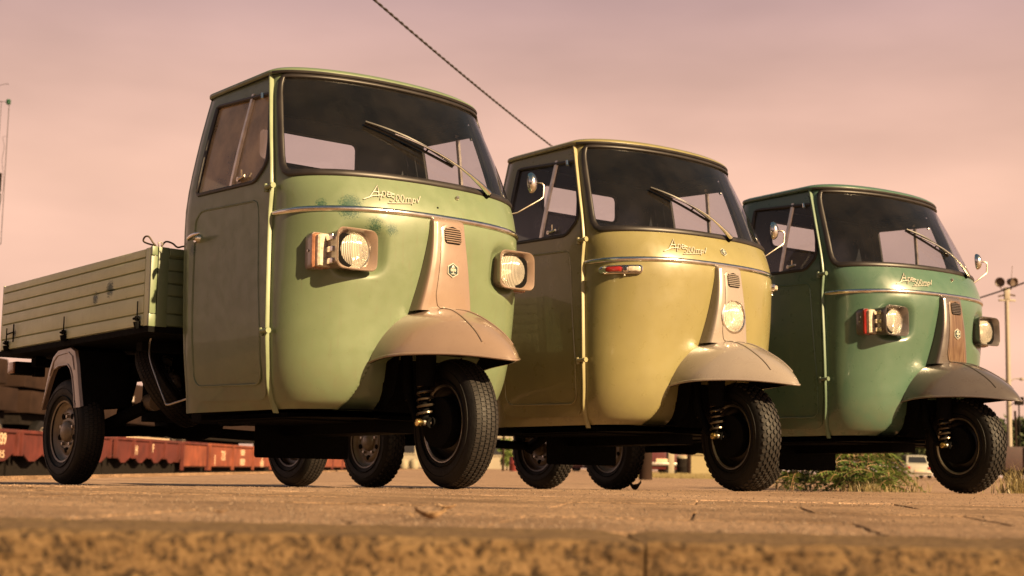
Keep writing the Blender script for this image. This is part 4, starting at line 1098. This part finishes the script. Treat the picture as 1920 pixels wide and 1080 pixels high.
def wagon(y0, bays, bw, m, style, label, marks=()):
    o = empty('railway_wagon', (xl(y0), y0, -.45), (0, 0, -math.atan(.0366))); L = bays*bw
    tag(o, label, 'railway wagon', 'low red wagons on the nearest track')
    zt = 1.10; zb = .40 if style == 'hopper' else .22
    mb = MB(); mb.box(-1.5, -.03, 0, L, zb+.25, zt-.05)
    mb.build('wagon_tub', m, o)
    MB().box(-1.55, .05, -.03, L+.03, zt-.05, zt+.03).build('top_rail', m, o, bevel=.01)
    for k in range(bays):
        a, b = k*bw+.06, (k+1)*bw-.06; mb = MB()
        if style == 'hopper':
            mb.loft([[(-.02, a, zt-.06), (-.02, b, zt-.06), (-.02, b, zb+.24), (-.02, (a+b)/2+.22, zb+.04), (-.02, (a+b)/2-.22, zb+.04), (-.02, a, zb+.24)], [(.03, a+.03, zt-.09), (.03, b-.03, zt-.09), (.03, b-.03, zb+.24), (.0, (a+b)/2+.18, zb+.04), (.0, (a+b)/2-.18, zb+.04), (.03, a+.03, zb+.24)]], cap1=True)
        else:
            mb.loft([[(-.02, a, zt-.06), (-.02, b, zt-.06), (-.02, b, zb+.1), (-.02, a, zb+.1)], [(.03, a+.04, zt-.10), (.03, b-.04, zt-.10), (.03, b-.04, zb+.14), (.03, a+.04, zb+.14)]], cap1=True)
        mb.build('side_panel', WO if (style != 'hopper') else m, o)
    for k in range(bays+1):
        MB().box(-.02, .075, k*bw-.045, k*bw+.045, zb+(.16 if style == 'hopper' else 0), zt-.05).build('rib', m, o)
    MB().box(-1.3, -.25, -.2, L+.2, -.10, zb+.20).build('underframe', WD, o)
    for yy in (.8, 1.9, L-1.9, L-.8):
        MB().lathe([(0, -.06), (.30, -.06), (.32, -.03), (.30, .03), (0, .03)], 24, axis='x', c=(-.12, yy, -.22)).build('wheel', WD, o)
    if marks and style == 'hopper' and y0 > 36: MB().box(.0, .07, 1.0, L*.8, zt+.031, zt+.07).build('cream_rail', WW_, o)
    for (yy, zz, tx, sz) in marks: text_part(tx, sz, o, WW_, (.034, yy, zz), (0, 1, 0), (0, 0, 1))
    return o
# reading left to right in the picture = increasing distance, so text runs along +Y
wagon(24.6, 5, 1.52, WR_, 'hopper', 'red hopper wagon with white 839 stencilled on its end panel at far left', [(6.72, .90, '839', .34), (6.72, .58, '41:5', .22)])
wagon(32.45, 4, 1.60, WR_, 'hopper', 'red hopper wagon mostly behind the nearest truck rear wheel', [(1.75, .78, '0', .40)])
wagon(39.35, 4, 1.62, WR_, 'hopper', 'red hopper wagon with two white placards right of the rear wheel', [(1.9, .78, 'H', .36), (3.6, .85, 'F', .34)])
wagon(46.3, 1, 3.2, WR_, 'flat', 'short plain dark red wagon beside the wagon with two placards')
wagon(49.9, 3, 3.5, WO, 'flat', 'faded orange red wagon lettered 731 and 10839', [(.75, .55, 'I', .5), (2.0, .70, '731', .46), (5.1, .85, '10839', .30), (5.1, .50, '10839', .34), (8.7, .72, '2', .42), (8.7, .45, '1401', .36)])
wagon(61.3, 3, 3.6, WR_, 'flat', 'faded red wagon seen between mud flap and orange wagon', [(5.6, .72, 'L1', .5)])
wagon(73.2, 5, 3.4, WR_, 'flat', 'distant faded red wagon seen under the nearest cab')
wagon(91.5, 5, 3.4, WR_, 'flat', 'farthest red wagon at the end of the row')
for off in (-.2, -1.3):
    mb = MB()
    mb.obox((xl(115)+off, 115, -.93), (.035+.0, 0, 0), (3.66, 100, 0), (0, 0, .07)); tag(mb.build('rail', RAIL), 'rusty steel rail under the red wagons, '+('nearer of the pair' if off > -1 else 'farther of the pair'), 'rail')
# dark trailers standing on the track behind
for (y0, L, lab) in ((29.5, 8.6, 'dark brown trailer with wheels behind the red wagons at far left'), (39.0, 12.6, 'dark brown trailer behind the red wagon with placards'), (52.6, 19.0, 'dark brown trailer behind the orange red wagon')):
    o = empty('brown_trailer', (xl(y0)-2.2, y0, -1.0), (0, 0, -math.atan(.0366))); tag(o, lab, 'trailer', 'brown trailers behind the wagons')
    mb = MB(); mb.box(-2.2, -.25, .15, L-.15, 2.95, 3.6); mb.build('trailer_body', TB, o, bevel=.04)
    MB().box(-2.2, 0, 0, L, 2.25, 2.85).build('side_beam', TB, o, bevel=.03)
    MB().box(-1.9, -.3, .1, L-.1, 1.95, 2.25).build('chassis', WD, o); MB().box(-1.9, -1.6, 0, L, 1.1, 3.2).build('far_side_panel', WD, o)
    MB().box(-.24, -.20, L*.45, L*.8, 3.0, 3.18).build('side_window', M_['clear'], o)
    for yy in ([1.0, L-3.9, L-2.5] if L < 6 else [1.2, 2.6, L-2.4, L-1.1]):
        w_ = MB().lathe([(0, -.12), (.30, -.14), (.44, -.13), (.46, -.05), (.46, .08), (.36, .13), (0, .08)], 28, axis='x', c=(-.18, yy, 1.62)).build('wheel', M_['tyre'], o)
        MB().lathe([(.0, .10), (.10, .13), (.24, .095), (.27, .14), (.29, .135)], 24, axis='x', c=(-.18, yy, 1.62)).build('rim', M_['rimpaint'], w_)
    MB().box(-2.0, -.1, -.6, L+.6, 1.0, 1.2).build('flat_wagon_deck', WD, o)
    MB().box(-1.7, -.4, .2, L-.2, .35, 1.0).build('flat_wagon_frame', WD, o)
# pale warehouse far down the line
WALL = mat('pale_render', (.38, .33, .25), .8, var=.12, scale=.6); WINM = mat('dark_window', (.03, .03, .035), .3, var=.2); ROOFM = mat('clay_roof', (.16, .07, .05), .8, var=.2)
def building(name, px0, px1, Y, h, n_, label, m=WALL, dep=12, rows_=2, tagc='building'):
    x0, x1 = at(px0, Y), at(px1, Y); o = empty(name, ((x0+x1)/2, Y, -.08)); w = (x1-x0)/2; tag(o, label, tagc)
    mb = MB(); mb.box(-w, w, 0, dep, 0, h); mb.build('wall', m, o)
    mb = MB(); mb.add([(-w-.3, -.3, h), (w+.3, -.3, h), (w+.3, dep+.3, h), (-w-.3, dep+.3, h), (-w-.3, dep/2, h+1.8), (w+.3, dep/2, h+1.8)], [(0, 1, 5, 4), (2, 3, 4, 5), (0, 4, 3), (1, 2, 5)]); mb.build('roof', ROOFM, o, smooth=0)
    for r_ in range(rows_):
        for k in range(n_):
            x = -w+(k+.5)*2*w/n_; z = 1.1+r_*2.6
            MB().box(x-.5, x+.5, -.03, .06, z, z+1.3).build('window', WINM, o)
            MB().box(x-.6, x+.6, -.08, .0, z-.1, z-.01).build('sill', m, o)
    return o
building('pale_warehouse', 700, 1000, 115, 5.2, 7, 'pale rendered building far behind the nearest truck front wheel')
building('low_depot', 1285, 1440, 75, 3.9, 3, 'pale yellow depot building seen under the ochre truck', m=mat('yellow_render', (.36, .30, .16), .8, var=.1))
# cars
def car(px, Y, col, label, ang=0, glassy=True):
    m = mat('car_paint', col, .3, var=.05, coat=.6); o = empty('parked_car', (at(px, Y), Y, -.075), (0, 0, ang)); tag(o, label, 'car', 'cars parked in the far background')
    prof = [(.80, .22), (.84, .40), (.84, .62), (.80, .82), (.72, .90)]
    ys__ = [(-2.05, .80, .86), (-2.0, .95, .90), (-1.6, 1, .95), (-.9, 1, .98), (0, 1, 1), (.9, 1, .98), (1.7, .98, .92), (2.05, .86, .80)]
    mb = MB(); L = []
    for y, kx_, kz in ys__:
        half = [(x*kx_, z*kz) for x, z in prof]; L.append([(x, y, z) for x, z in half]+[(-x, y, z) for x, z in half[::-1]])
    mb.loft(L, cap0=True, cap1=True); mb.build('body', m, o, bevel=.02)
    mb = MB(); L = []
    for y, w_, z in ((-1.75, .70, .84), (-1.25, .62, 1.34), (-.2, .62, 1.40), (.55, .60, 1.34), (1.1, .68, .88)): L.append([(w_, y, .86), (w_*.93, y, max(.87, z-.03)), (w_*.8, y, z), (-w_*.8, y, z), (-w_*.93, y, max(.87, z-.03)), (-w_, y, .86)])
    mb.loft(L, cap0=True, cap1=True); mb.build('roof', m, o, bevel=.02)
    MB().add([(-.52, -1.72, .93), (.52, -1.72, .93), (.46, -1.36, 1.28), (-.46, -1.36, 1.28)], [(0, 1, 2, 3)]).build('rear_screen', WINM, o)
    for s in (-1, 1):
        MB().add([(s*.655, -1.05, .92), (s*.665, .75, .92), (s*.60, .4, 1.27), (s*.60, -.9, 1.27)], [(0, 1, 2, 3)]).build('side_window', WINM, o)
        MB().box(min(s*.50, s*.76), max(s*.50, s*.76), -2.085, -2.03, .55, .70).build('lamp', M_['red'], o, bevel=.01)
        for y in (-1.35, 1.3): MB().lathe([(0, -.09), (.28, -.09), (.30, 0), (.28, .09), (0, .09)], 22, axis='x', c=(s*.70, y, .30)).build('wheel', M_['tyre'], o)
    MB().box(-.26, .26, -2.09, -2.05, .40, .51).build('number_plate', WW_, o, bevel=.005)
    MB().box(-.78, .78, -2.12, -2.02, .30, .40).build('bumper', M_['steel'], o, bevel=.02)
    return o
car(1218, 46, (.10, .014, .015), 'dark red car seen between the wheels of the ochre truck', ang=.12)
car(1712, 88, (.50, .48, .42), 'white car parked far off beside the dark trees under the teal truck', ang=-.1)
car(1080, 92, (.20, .06, .05), 'faded red car far away between the ochre truck rear wheels', ang=.5)
# small upright things seen under the ochre truck
POST = mat('pale_post', (.38, .33, .23), .6, var=.1)
o = empty('bollard', (at(1258, 44), 44, -.075)); tag(o, 'pale square post right of the dark red car', 'post'); MB().box(-.09, .09, -.09, .09, 0, 1.05).build('shaft', POST, o, bevel=.02); MB().box(-.11, .11, -.11, .11, 1.05, 1.12).build('cap', POST, o, bevel=.02)
o = empty('waste_drum', (at(1280, 43), 43, -.075)); tag(o, 'black drum with a pale lid beside the pale square post', 'drum')
MB().lathe([(0, 0), (.17, 0), (.18, .25), (.19, .27), (.18, .30), (.18, .52), (0, .52)], 24, axis='z').build('drum', WD, o); MB().lathe([(.20, .52), (.20, .56), (.12, .62), (0, .63)], 24, axis='z').build('lid', POST, o)
o = empty('brown_post', (at(1292, 42), 42, -.075)); tag(o, 'thin brown post right of the black drum', 'post'); MB().tube([(0, 0, 0), (0, 0, 1.3)], .06, 8).build('shaft', TB, o)
o = empty('thin_post', (at(943, 60), 60, -.075)); tag(o, 'thin grey post in front of the far green shrub', 'post'); MB().tube([(0, 0, 0), (0, 0, 2.2)], .05, 8).build('shaft', TB, o)
o = empty('red_barrel', (at(967, 62), 62, -.075)); tag(o, 'dark red barrel behind the ochre truck rear wheel', 'barrel'); MB().lathe([(0, 0), (.28, 0), (.29, .3), (.30, .32), (.29, .34), (.28, .60), (0, .60)], 24, axis='z').build('barrel', mat('barrel_red', (.25, .04, .035), .5, var=.2), o)
for k, (px, lab) in enumerate(((757, 'left pale sack of the pair behind the nearest front wheel'), (776, 'right pale sack of the pair behind the nearest front wheel'))):
    o = empty('pale_sack', (at(px, 58), 58, -.075)); tag(o, lab, 'sack', 'pale sacks far behind the wheels'); MB().lathe([(0, 0), (.16, .02), (.20, .15), (.19, .32), (.10, .40), (.05, .42), (0, .42)], 18, axis='z').build('sack', POST, o)

# ---------------------------------------------------------------- vegetation
def leafmat(name, c1, c2, tr=.35):
    m, n, l, b = newmat(name); g = n.new('ShaderNodeObjectInfo'); t = n.new('ShaderNodeTexCoord'); z = n.new('ShaderNodeTexNoise'); z.inputs['Scale'].default_value = 6; l.new(t.outputs['Object'], z.inputs[0])
    r = n.new('ShaderNodeValToRGB'); l.new(z.outputs[0], r.inputs[0]); r.color_ramp.elements[0].color = (*c1, 1); r.color_ramp.elements[1].color = (*c2, 1); r.color_ramp.elements[0].position = .35; r.color_ramp.elements[1].position = .65
    l.new(r.outputs[0], b.inputs[0]); b.inputs['Roughness'].default_value = .5
    tl = n.new('ShaderNodeBsdfTranslucent'); l.new(r.outputs[0], tl.inputs[0]); mx = n.new('ShaderNodeMixShader'); mx.inputs[0].default_value = tr
    l.new(b.outputs[0], mx.inputs[1]); l.new(tl.outputs[0], mx.inputs[2]); l.new(mx.outputs[0], n['Material Output'].inputs[0]); return m
LG = leafmat('sumac_leaf', (.045, .085, .018), (.13, .165, .035)); LD = leafmat('dark_leaf', (.03, .045, .018), (.07, .085, .03)); STEM = mat('stem', (.28, .17, .08), .6, var=.3); DRY = leafmat('dry_grass_blade', (.17, .13, .055), (.27, .22, .10), .3)
def frond_plant(X, Y, h, ns, seed, label):
    R = random.Random(seed); o = empty('leafy_weed', (X, Y, gz(X, Y))); tag(o, label, 'weed', 'leafy weeds along the edge of the asphalt')
    st = MB(); lf = MB()
    for s_ in range(ns):
        a = R.uniform(0, 2*PI); lean = R.uniform(.05, .45); hh = h*R.uniform(.55, 1.05); base = Vector((R.uniform(-.08, .08), R.uniform(-.08, .08), 0))
        tip = base+Vector((math.cos(a)*lean*hh, math.sin(a)*lean*hh, hh)); pts = [base.lerp(tip, k/6)+Vector((0, 0, .04*math.sin(PI*k/6))) for k in range(7)]
        st.tube(pts, [.006, .006, .005, .005, .004, .003, .002], 5)
        for f_ in range(6):
            t = .25+.75*f_/5; p0 = base.lerp(tip, t); fa = R.uniform(0, 2*PI); fl = R.uniform(.22, .40)*(.7+h*.6); dirn = Vector((math.cos(fa), math.sin(fa)*.8, R.uniform(.05, .5))).normalized(); sidev = dirn.cross(Vector((0, 0, 1))).normalized()
            fp = [p0+dirn*fl*k/9-Vector((0, 0, .55*fl*(k/9)**2)) for k in range(10)]; st.tube(fp, [.003]*10, 4)
            for k in range(1, 10):
                ll = .068*(1-.35*abs(k/9-.4))*R.uniform(.8, 1.2)*(.8+.5*h)
                for sg in (-1, 1):
                    q = fp[k]; e = q+sidev*sg*ll+dirn*ll*.30-Vector((0, 0, ll*R.uniform(.25, .8))); w_ = dirn*ll*.20; mid = q.lerp(e, .45)+Vector((0, 0, .006))
                    lf.add([q, mid-w_, e, mid+w_], [(0, 1, 2), (0, 2, 3)])
    st.build('stem', STEM, o, smooth=50); x = lf.build('foliage', LG, o, smooth=0, fixn=False); return o
for i, (px, Y, h, ns, lab) in enumerate(((1470, 13.8, .42, 5, 'low leafy weed just right of the ochre truck front wheel'), (1518, 15.5, .40, 5, 'short leafy weed under the mud flap of the teal truck'), (1572, 14.2, .95, 10, 'tall sunlit leafy weed right of the teal truck mud flap'), (1606, 13.6, .86, 10, 'arching leafy weed with long fronds in the middle of the clump'), (1640, 14.8, .70, 8, 'leafy weed at the right of the clump under the teal truck'), (1655, 12.6, .22, 4, 'tiny weed in front of the clump near the teal front wheel'), (1590, 12.9, .30, 5, 'low weed at the front foot of the leafy clump'))):
    frond_plant(at(px, Y), Y, h, ns, 20+i, lab)
def grass_tuft(X, Y, h, n_, rad_, seed, label, m=None):
    R = random.Random(seed); mb = MB()
    for k in range(n_):
        a = R.uniform(0, 6.28); r = abs(R.gauss(0, rad_*.6)); b = Vector((r*math.cos(a), r*math.sin(a), 0)); hh = h*R.uniform(.4, 1.1); d = Vector((R.gauss(0, .45), R.gauss(0, .45), 0))*hh; w_ = Vector((math.cos(a), math.sin(a), 0))*.0035
        p1 = b+d*.3+Vector((0, 0, hh*.6)); p2 = b+d+Vector((0, 0, hh)); mb.add([b-w_, b+w_, p1+w_*.7, p1-w_*.7, p2], [(0, 1, 2, 3), (3, 2, 4)])
    o = mb.build('dry_grass_tuft', m or DRY, smooth=0, fixn=False, loc=(X, Y, gz(X, Y)-.002)); tag(o, label, 'grass tuft', 'tufts of dry grass'); return o
grass_tuft(at(1902, 9.6), 9.6, .16, 110, .13, 3, 'dry grass tuft at the right edge beside the teal truck front wheel')
grass_tuft(at(1925, 10.6), 10.6, .24, 110, .16, 4, 'taller dry grass tuft cut by the right edge of the picture')
grass_tuft(at(1712, 11.5), 11.5, .14, 30, .10, 5, 'sparse dry stalks left of the teal truck front wheel')
grass_tuft(at(1630, 12.2), 12.2, .10, 120, .22, 6, 'low dry grass at the foot of the leafy weeds')
for i, (px, Y, w_) in enumerate(((1230, 34, 2.0),)):
    R = random.Random(40); mb = MB()
    for k in range(3500):
        x = R.uniform(-1.6, 1.6); y = R.uniform(-1.2, 1.2); h = R.uniform(.04, .14); d = R.uniform(-.04, .04); mb.add([(x-.012, y, 0), (x+.012, y, 0), (x+d, y, h)], [(0, 1, 2)])
    o = mb.build('dry_verge_grass', DRY, smooth=0, fixn=False, loc=(at(1262, 33), 33, -.077)); tag(o, kind='stuff')
def tree(px, Y, h, cr_, label, m=LD, seed=1, n_=2600, leaf_=.16):
    R = random.Random(seed); o = empty('tree', (at(px, Y), Y, -.1)); tag(o, label, 'tree')
    mb = MB(); mb.tube([(0, 0, 0), (.05*h/4, 0, h*.3), (0, 0, h*.75)], [.05*h/2, .035*h/2, .01*h/2], 8)
    cl = []
    for k in range(16):
        a = R.uniform(0, 6.28); r = cr_*R.uniform(.1, .75); c = Vector((r*math.cos(a), r*math.sin(a), h*R.uniform(.30, .92))); cl.append((c, cr_*R.uniform(.22, .45))); mb.tube([(0, 0, c.z*.6), c], [.02*h/4, .006*h/4], 5)
    mb.build('trunk', TB, o)
    lf = MB()
    for k in range(n_):
        c, r = R.choice(cl); d = Vector((R.gauss(0, 1), R.gauss(0, 1), R.gauss(0, .8))).normalized()*r*R.random()**.35; p = c+d; u = Vector((R.gauss(0, 1), R.gauss(0, 1), R.gauss(0, 1))).normalized(); v = u.orthogonal().normalized(); s_ = leaf_*R.uniform(.5, 1.2)
        lf.add([p-u*s_, p-v*s_*.5, p+u*s_, p+v*s_*.5], [(0, 1, 2, 3)])
    lf.build('crown', m, o, smooth=0, fixn=False); return o
tree(1908, 66, 3.3, 1.3, 'dark tree at the right edge beyond the floodlight mast', seed=2)
tree(1700, 98, 3.6, 2.6, 'wide dark tree behind the white car', seed=3, n_=3200, leaf_=.22)
tree(1640, 92, 3.4, 2.2, 'dark tree behind the leafy weeds left of the white car', seed=4, leaf_=.22)
tree(1755, 104, 3.4, 2.2, 'dark tree right of the white car behind the teal front wheel', seed=7, leaf_=.22)
tree(950, 70, 1.5, .65, 'small green tree behind the thin grey post', m=LG, seed=5, n_=900, leaf_=.10)

# unseen tree belt added behind and left to darken the shaded sides; the glossy paint mirrors it
R = random.Random(77); mb = MB(); path = [Vector((-30, 1, 0)), Vector((-22, -9, 0)), Vector((-12, -19, 0)), Vector((0, -25, 0))]
for k in range(15000):
    t = R.random()*2.999; i = int(t); p = path[i].lerp(path[i+1], t-i); hmax = 7.5+1.6*mnoise.noise((p.x*.22, p.y*.22, 5)); z_ = hmax*R.random()**.8
    p = p+Vector((R.gauss(0, .9), R.gauss(0, .9), z_)); u = Vector((R.gauss(0, 1), R.gauss(0, 1), R.gauss(0, 1))).normalized(); v = u.orthogonal().normalized(); s_ = R.uniform(.25, .6)
    mb.add([p-u*s_, p-v*s_*.6, p+u*s_, p+v*s_*.6], [(0, 1, 2, 3)])
tag(mb.build('added_tree_belt', LD, smooth=0, fixn=False), kind='stuff')

# ---------------------------------------------------------------- floodlight mast, far right
Y = 60; o = empty('floodlight_mast', (at(1890, Y, 680), Y, -.08)); tag(o, 'tall pale lamp mast with two floodlights rising behind the teal truck', 'lamp mast')
MP = mat('mast_paint', (.36, .31, .25), .5, var=.12); FD = mat('floodlight_body', (.12, .08, .06), .5, var=.2)
MB().lathe([(.115, 0), (.11, 2), (.085, 7.45), (0, 7.46)], 16, axis='z').build('mast', MP, o)
MB().tube([(.30, .1, 0), (.295, .1, 2.2), (.28, .1, 2.9)], .05, 8).build('stay_post', TB, o)
MB().box(-.33, .36, -.05, .05, 7.42, 7.50).build('crossarm', MP, o, bevel=.01)
MB().tube([(-.35, 0, 7.62), (-.1, 0, 7.68), (.15, 0, 7.7), (.36, 0, 7.66)], .035, 6).build('guard_rail', FD, o)
MB().box(-.10, .12, -.08, .08, 7.5, 8.0).build('head_box', MP, o, bevel=.02)
for s, nm in ((-.26, 0), (.22, 1)):
    c = Vector((s, -.05, 8.22)); d = Vector((-.55 if s < 0 else .45, -1, -.25)).normalized(); u = d.orthogonal().normalized(); w_ = d.cross(u); mb = MB()
    mb.loft([[c+d*a+(u*math.cos(t)+w_*math.sin(t))*r for t in [2*PI*k/20 for k in range(20)]] for a, r in ((-.22, .07), (-.18, .13), (-.02, .17), (.12, .20), (.14, .205), (.14, .18), (.06, .12), (.04, .0))])
    mb.build('floodlight', FD, o); MB().tube([(s, 0, 8.05), (s*.9, 0, 7.95), (s*.4, 0, 7.9)], .025, 6).build('bracket', FD, o)
MB().tube([(.17, 0, 8.0), (.26, 0, 8.9)], .012, 5).build('whip_aerial', FD, o)
for s in (-1, 1):
    MB().tube([(0, 0, 4.05), (s*.25, 0, 4.22), (s*.52, 0, 4.22)], .022, 6).build('lamp_arm', MP, o)
    MB().lathe([(0, .0), (.09, .02), (.10, .06), (.05, .12), (0, .13)], 14, axis='z', c=(s*.55, 0, 4.14)).build('arm_lamp', MP, o)
o = empty('dark_wagon', (at(1925, 55), 55, -.1)); tag(o, 'dark reddish railway wagon at the right edge behind the teal front wheel', 'railway wagon')
MB().box(-1.1, 2.5, 0, 6, .45, 1.35).build('wagon_body', mat('dark_wine', (.05, .018, .018), .6, var=.3), o, bevel=.03)
for k in range(5): MB().box(-.9+k*.8, -.8+k*.8, -.04, .0, .45, 1.33).build('rib', WD, o)
for x in (-.6, .6, 1.8): MB().lathe([(0, -.1), (.25, -.1), (.27, 0), (.25, .06), (0, .06)], 20, axis='y', c=(x, .1, .27)).build('wheel', WD, o)
MB().box(-1.0, 2.3, .1, 5.8, .28, .45).build('underframe', WD, o)
o = empty('signal_box', (at(1912, 58), 58, -.08)); tag(o, 'small black signal head on a post at the right edge', 'signal')
z = zat(1912, 752, 58)+.08; MB().box(-.13, .20, -.1, .1, z-.16, z+.16).build('signal_head', WD, o, bevel=.02); MB().tube([(.02, 0, 0), (.02, 0, z-.16)], .03, 8).build('post', WD, o); MB().tube([(-.13, 0, z-.05), (-.38, 0, z-.22)], .02, 6).build('bracket', WD, o)

# ---------------------------------------------------------------- overhead lines
def wp(px, py, Y): return ray_to(px, py, Y)
def sag(a, b, s_, n_=24): return [a.lerp(b, k/n_)-Vector((0, 0, s_*4*(k/n_)*(1-k/n_))) for k in range(n_+1)]
a, b = wp(656, -40, 11.0), wp(1215, 401, 24.0)
pts = sag(a, b, .10, 60); mb = MB()
for ph in (0, PI):
    hel = []
    for i in range(0, 60*6+1):
        t = i/360; j = min(59, int(t*60)); p = pts[j].lerp(pts[j+1], t*60-j); q = i*.9+ph; hel.append(p+Vector((math.cos(q)*.0055, 0, math.sin(q)*.0055)))
    mb.tube(hel, .0075, 5)
mb.build('overhead_cable', M_['cable'], smooth=60); bpy.data.objects['overhead_cable']['label'] = 'dark twisted overhead cable running down behind the ochre truck roof'; bpy.data.objects['overhead_cable']['category'] = 'cable'
o = empty('wooden_pole', (b.x, b.y, -.07)); tag(o, 'wooden pole hidden behind the ochre cab that carries the twisted cable', 'pole'); MB().lathe([(.11, 0), (.09, b.z+.2), (0, b.z+.21)], 12, axis='z').build('shaft', TB, o)
a, b = wp(1800, 569, 44), wp(1990, 503, 38); tag(MB().tube(sag(a, b, .05), .022, 6).build('side_cable', M_['cable']), 'thin dark cable rising to the right past the floodlight mast', 'cable')
# line equipment hanging at the left edge
Y = 40; o = empty('line_tensioner', (at(9, Y, 320), Y, 0)); tag(o, 'thin hanging rod with black weights and loose wires at the left edge', 'tensioning gear')
Z = lambda py: zat(10, py, Y)
GI = mat('green_insulator', (.03, .10, .06), .3, var=.2)
MB().tube([(0, 0, Z(190)), (.01, 0, Z(330)), (.02, 0, Z(458))], .011, 6).build('hanging_rod', M_['cable'], o)
MB().tube([(.02, 0, Z(458)), (-.5, 0, Z(458))], .010, 6).build('lower_bar', M_['cable'], o); MB().tube([(0, 0, Z(191)), (-.5, 0, Z(190))], .008, 6).build('upper_wire', M_['cable'], o)
MB().lathe([(0, -.08), (.05, -.07), (.07, -.03), (.05, 0), (.07, .03), (.05, .07), (0, .08)], 12, axis='z', c=(-.02, 0, Z(191))).build('insulator', GI, o)
for a_, b_ in ((325, 359), (363, 396)): MB().lathe([(0, Z(b_)), (.14, Z(b_)), (.14, Z(a_)), (0, Z(a_))], 20, axis='z', c=(-.22, 0, 0)).build('weight', WD, o)
MB().tube([(-.22, 0, Z(190)), (-.22, 0, Z(325))], .008, 5).build('weight_rod', M_['cable'], o)
MB().tube([(0, 0, Z(255)), (-.12, 0, Z(257)), (-.06, .02, Z(275)), (-.10, 0, Z(300)), (-.03, 0, Z(330)), (-.01, 0, Z(345)), (-.04, 0, Z(370)), (-.10, 0, Z(396)), (-.22, 0, Z(398))], .006, 5).build('loose_wire', M_['cable'], o)
MB().tube([(-.5, 0, Z(163)), (-.10, 0, Z(157)), (-.04, 0, Z(158))], .007, 5).build('short_wire', M_['cable'], o)
MB().lathe([(.10, -1.0), (.09, Z(150)), (0, Z(149))], 12, axis='z', c=(-1.2, .3, 0)).build('mast', MP, o)
for py in (163, 190, 458): MB().tube([(-.5, 0, Z(py)), (-1.2, .3, Z(py))], .014, 6).build('mast_bracket', MP, o)
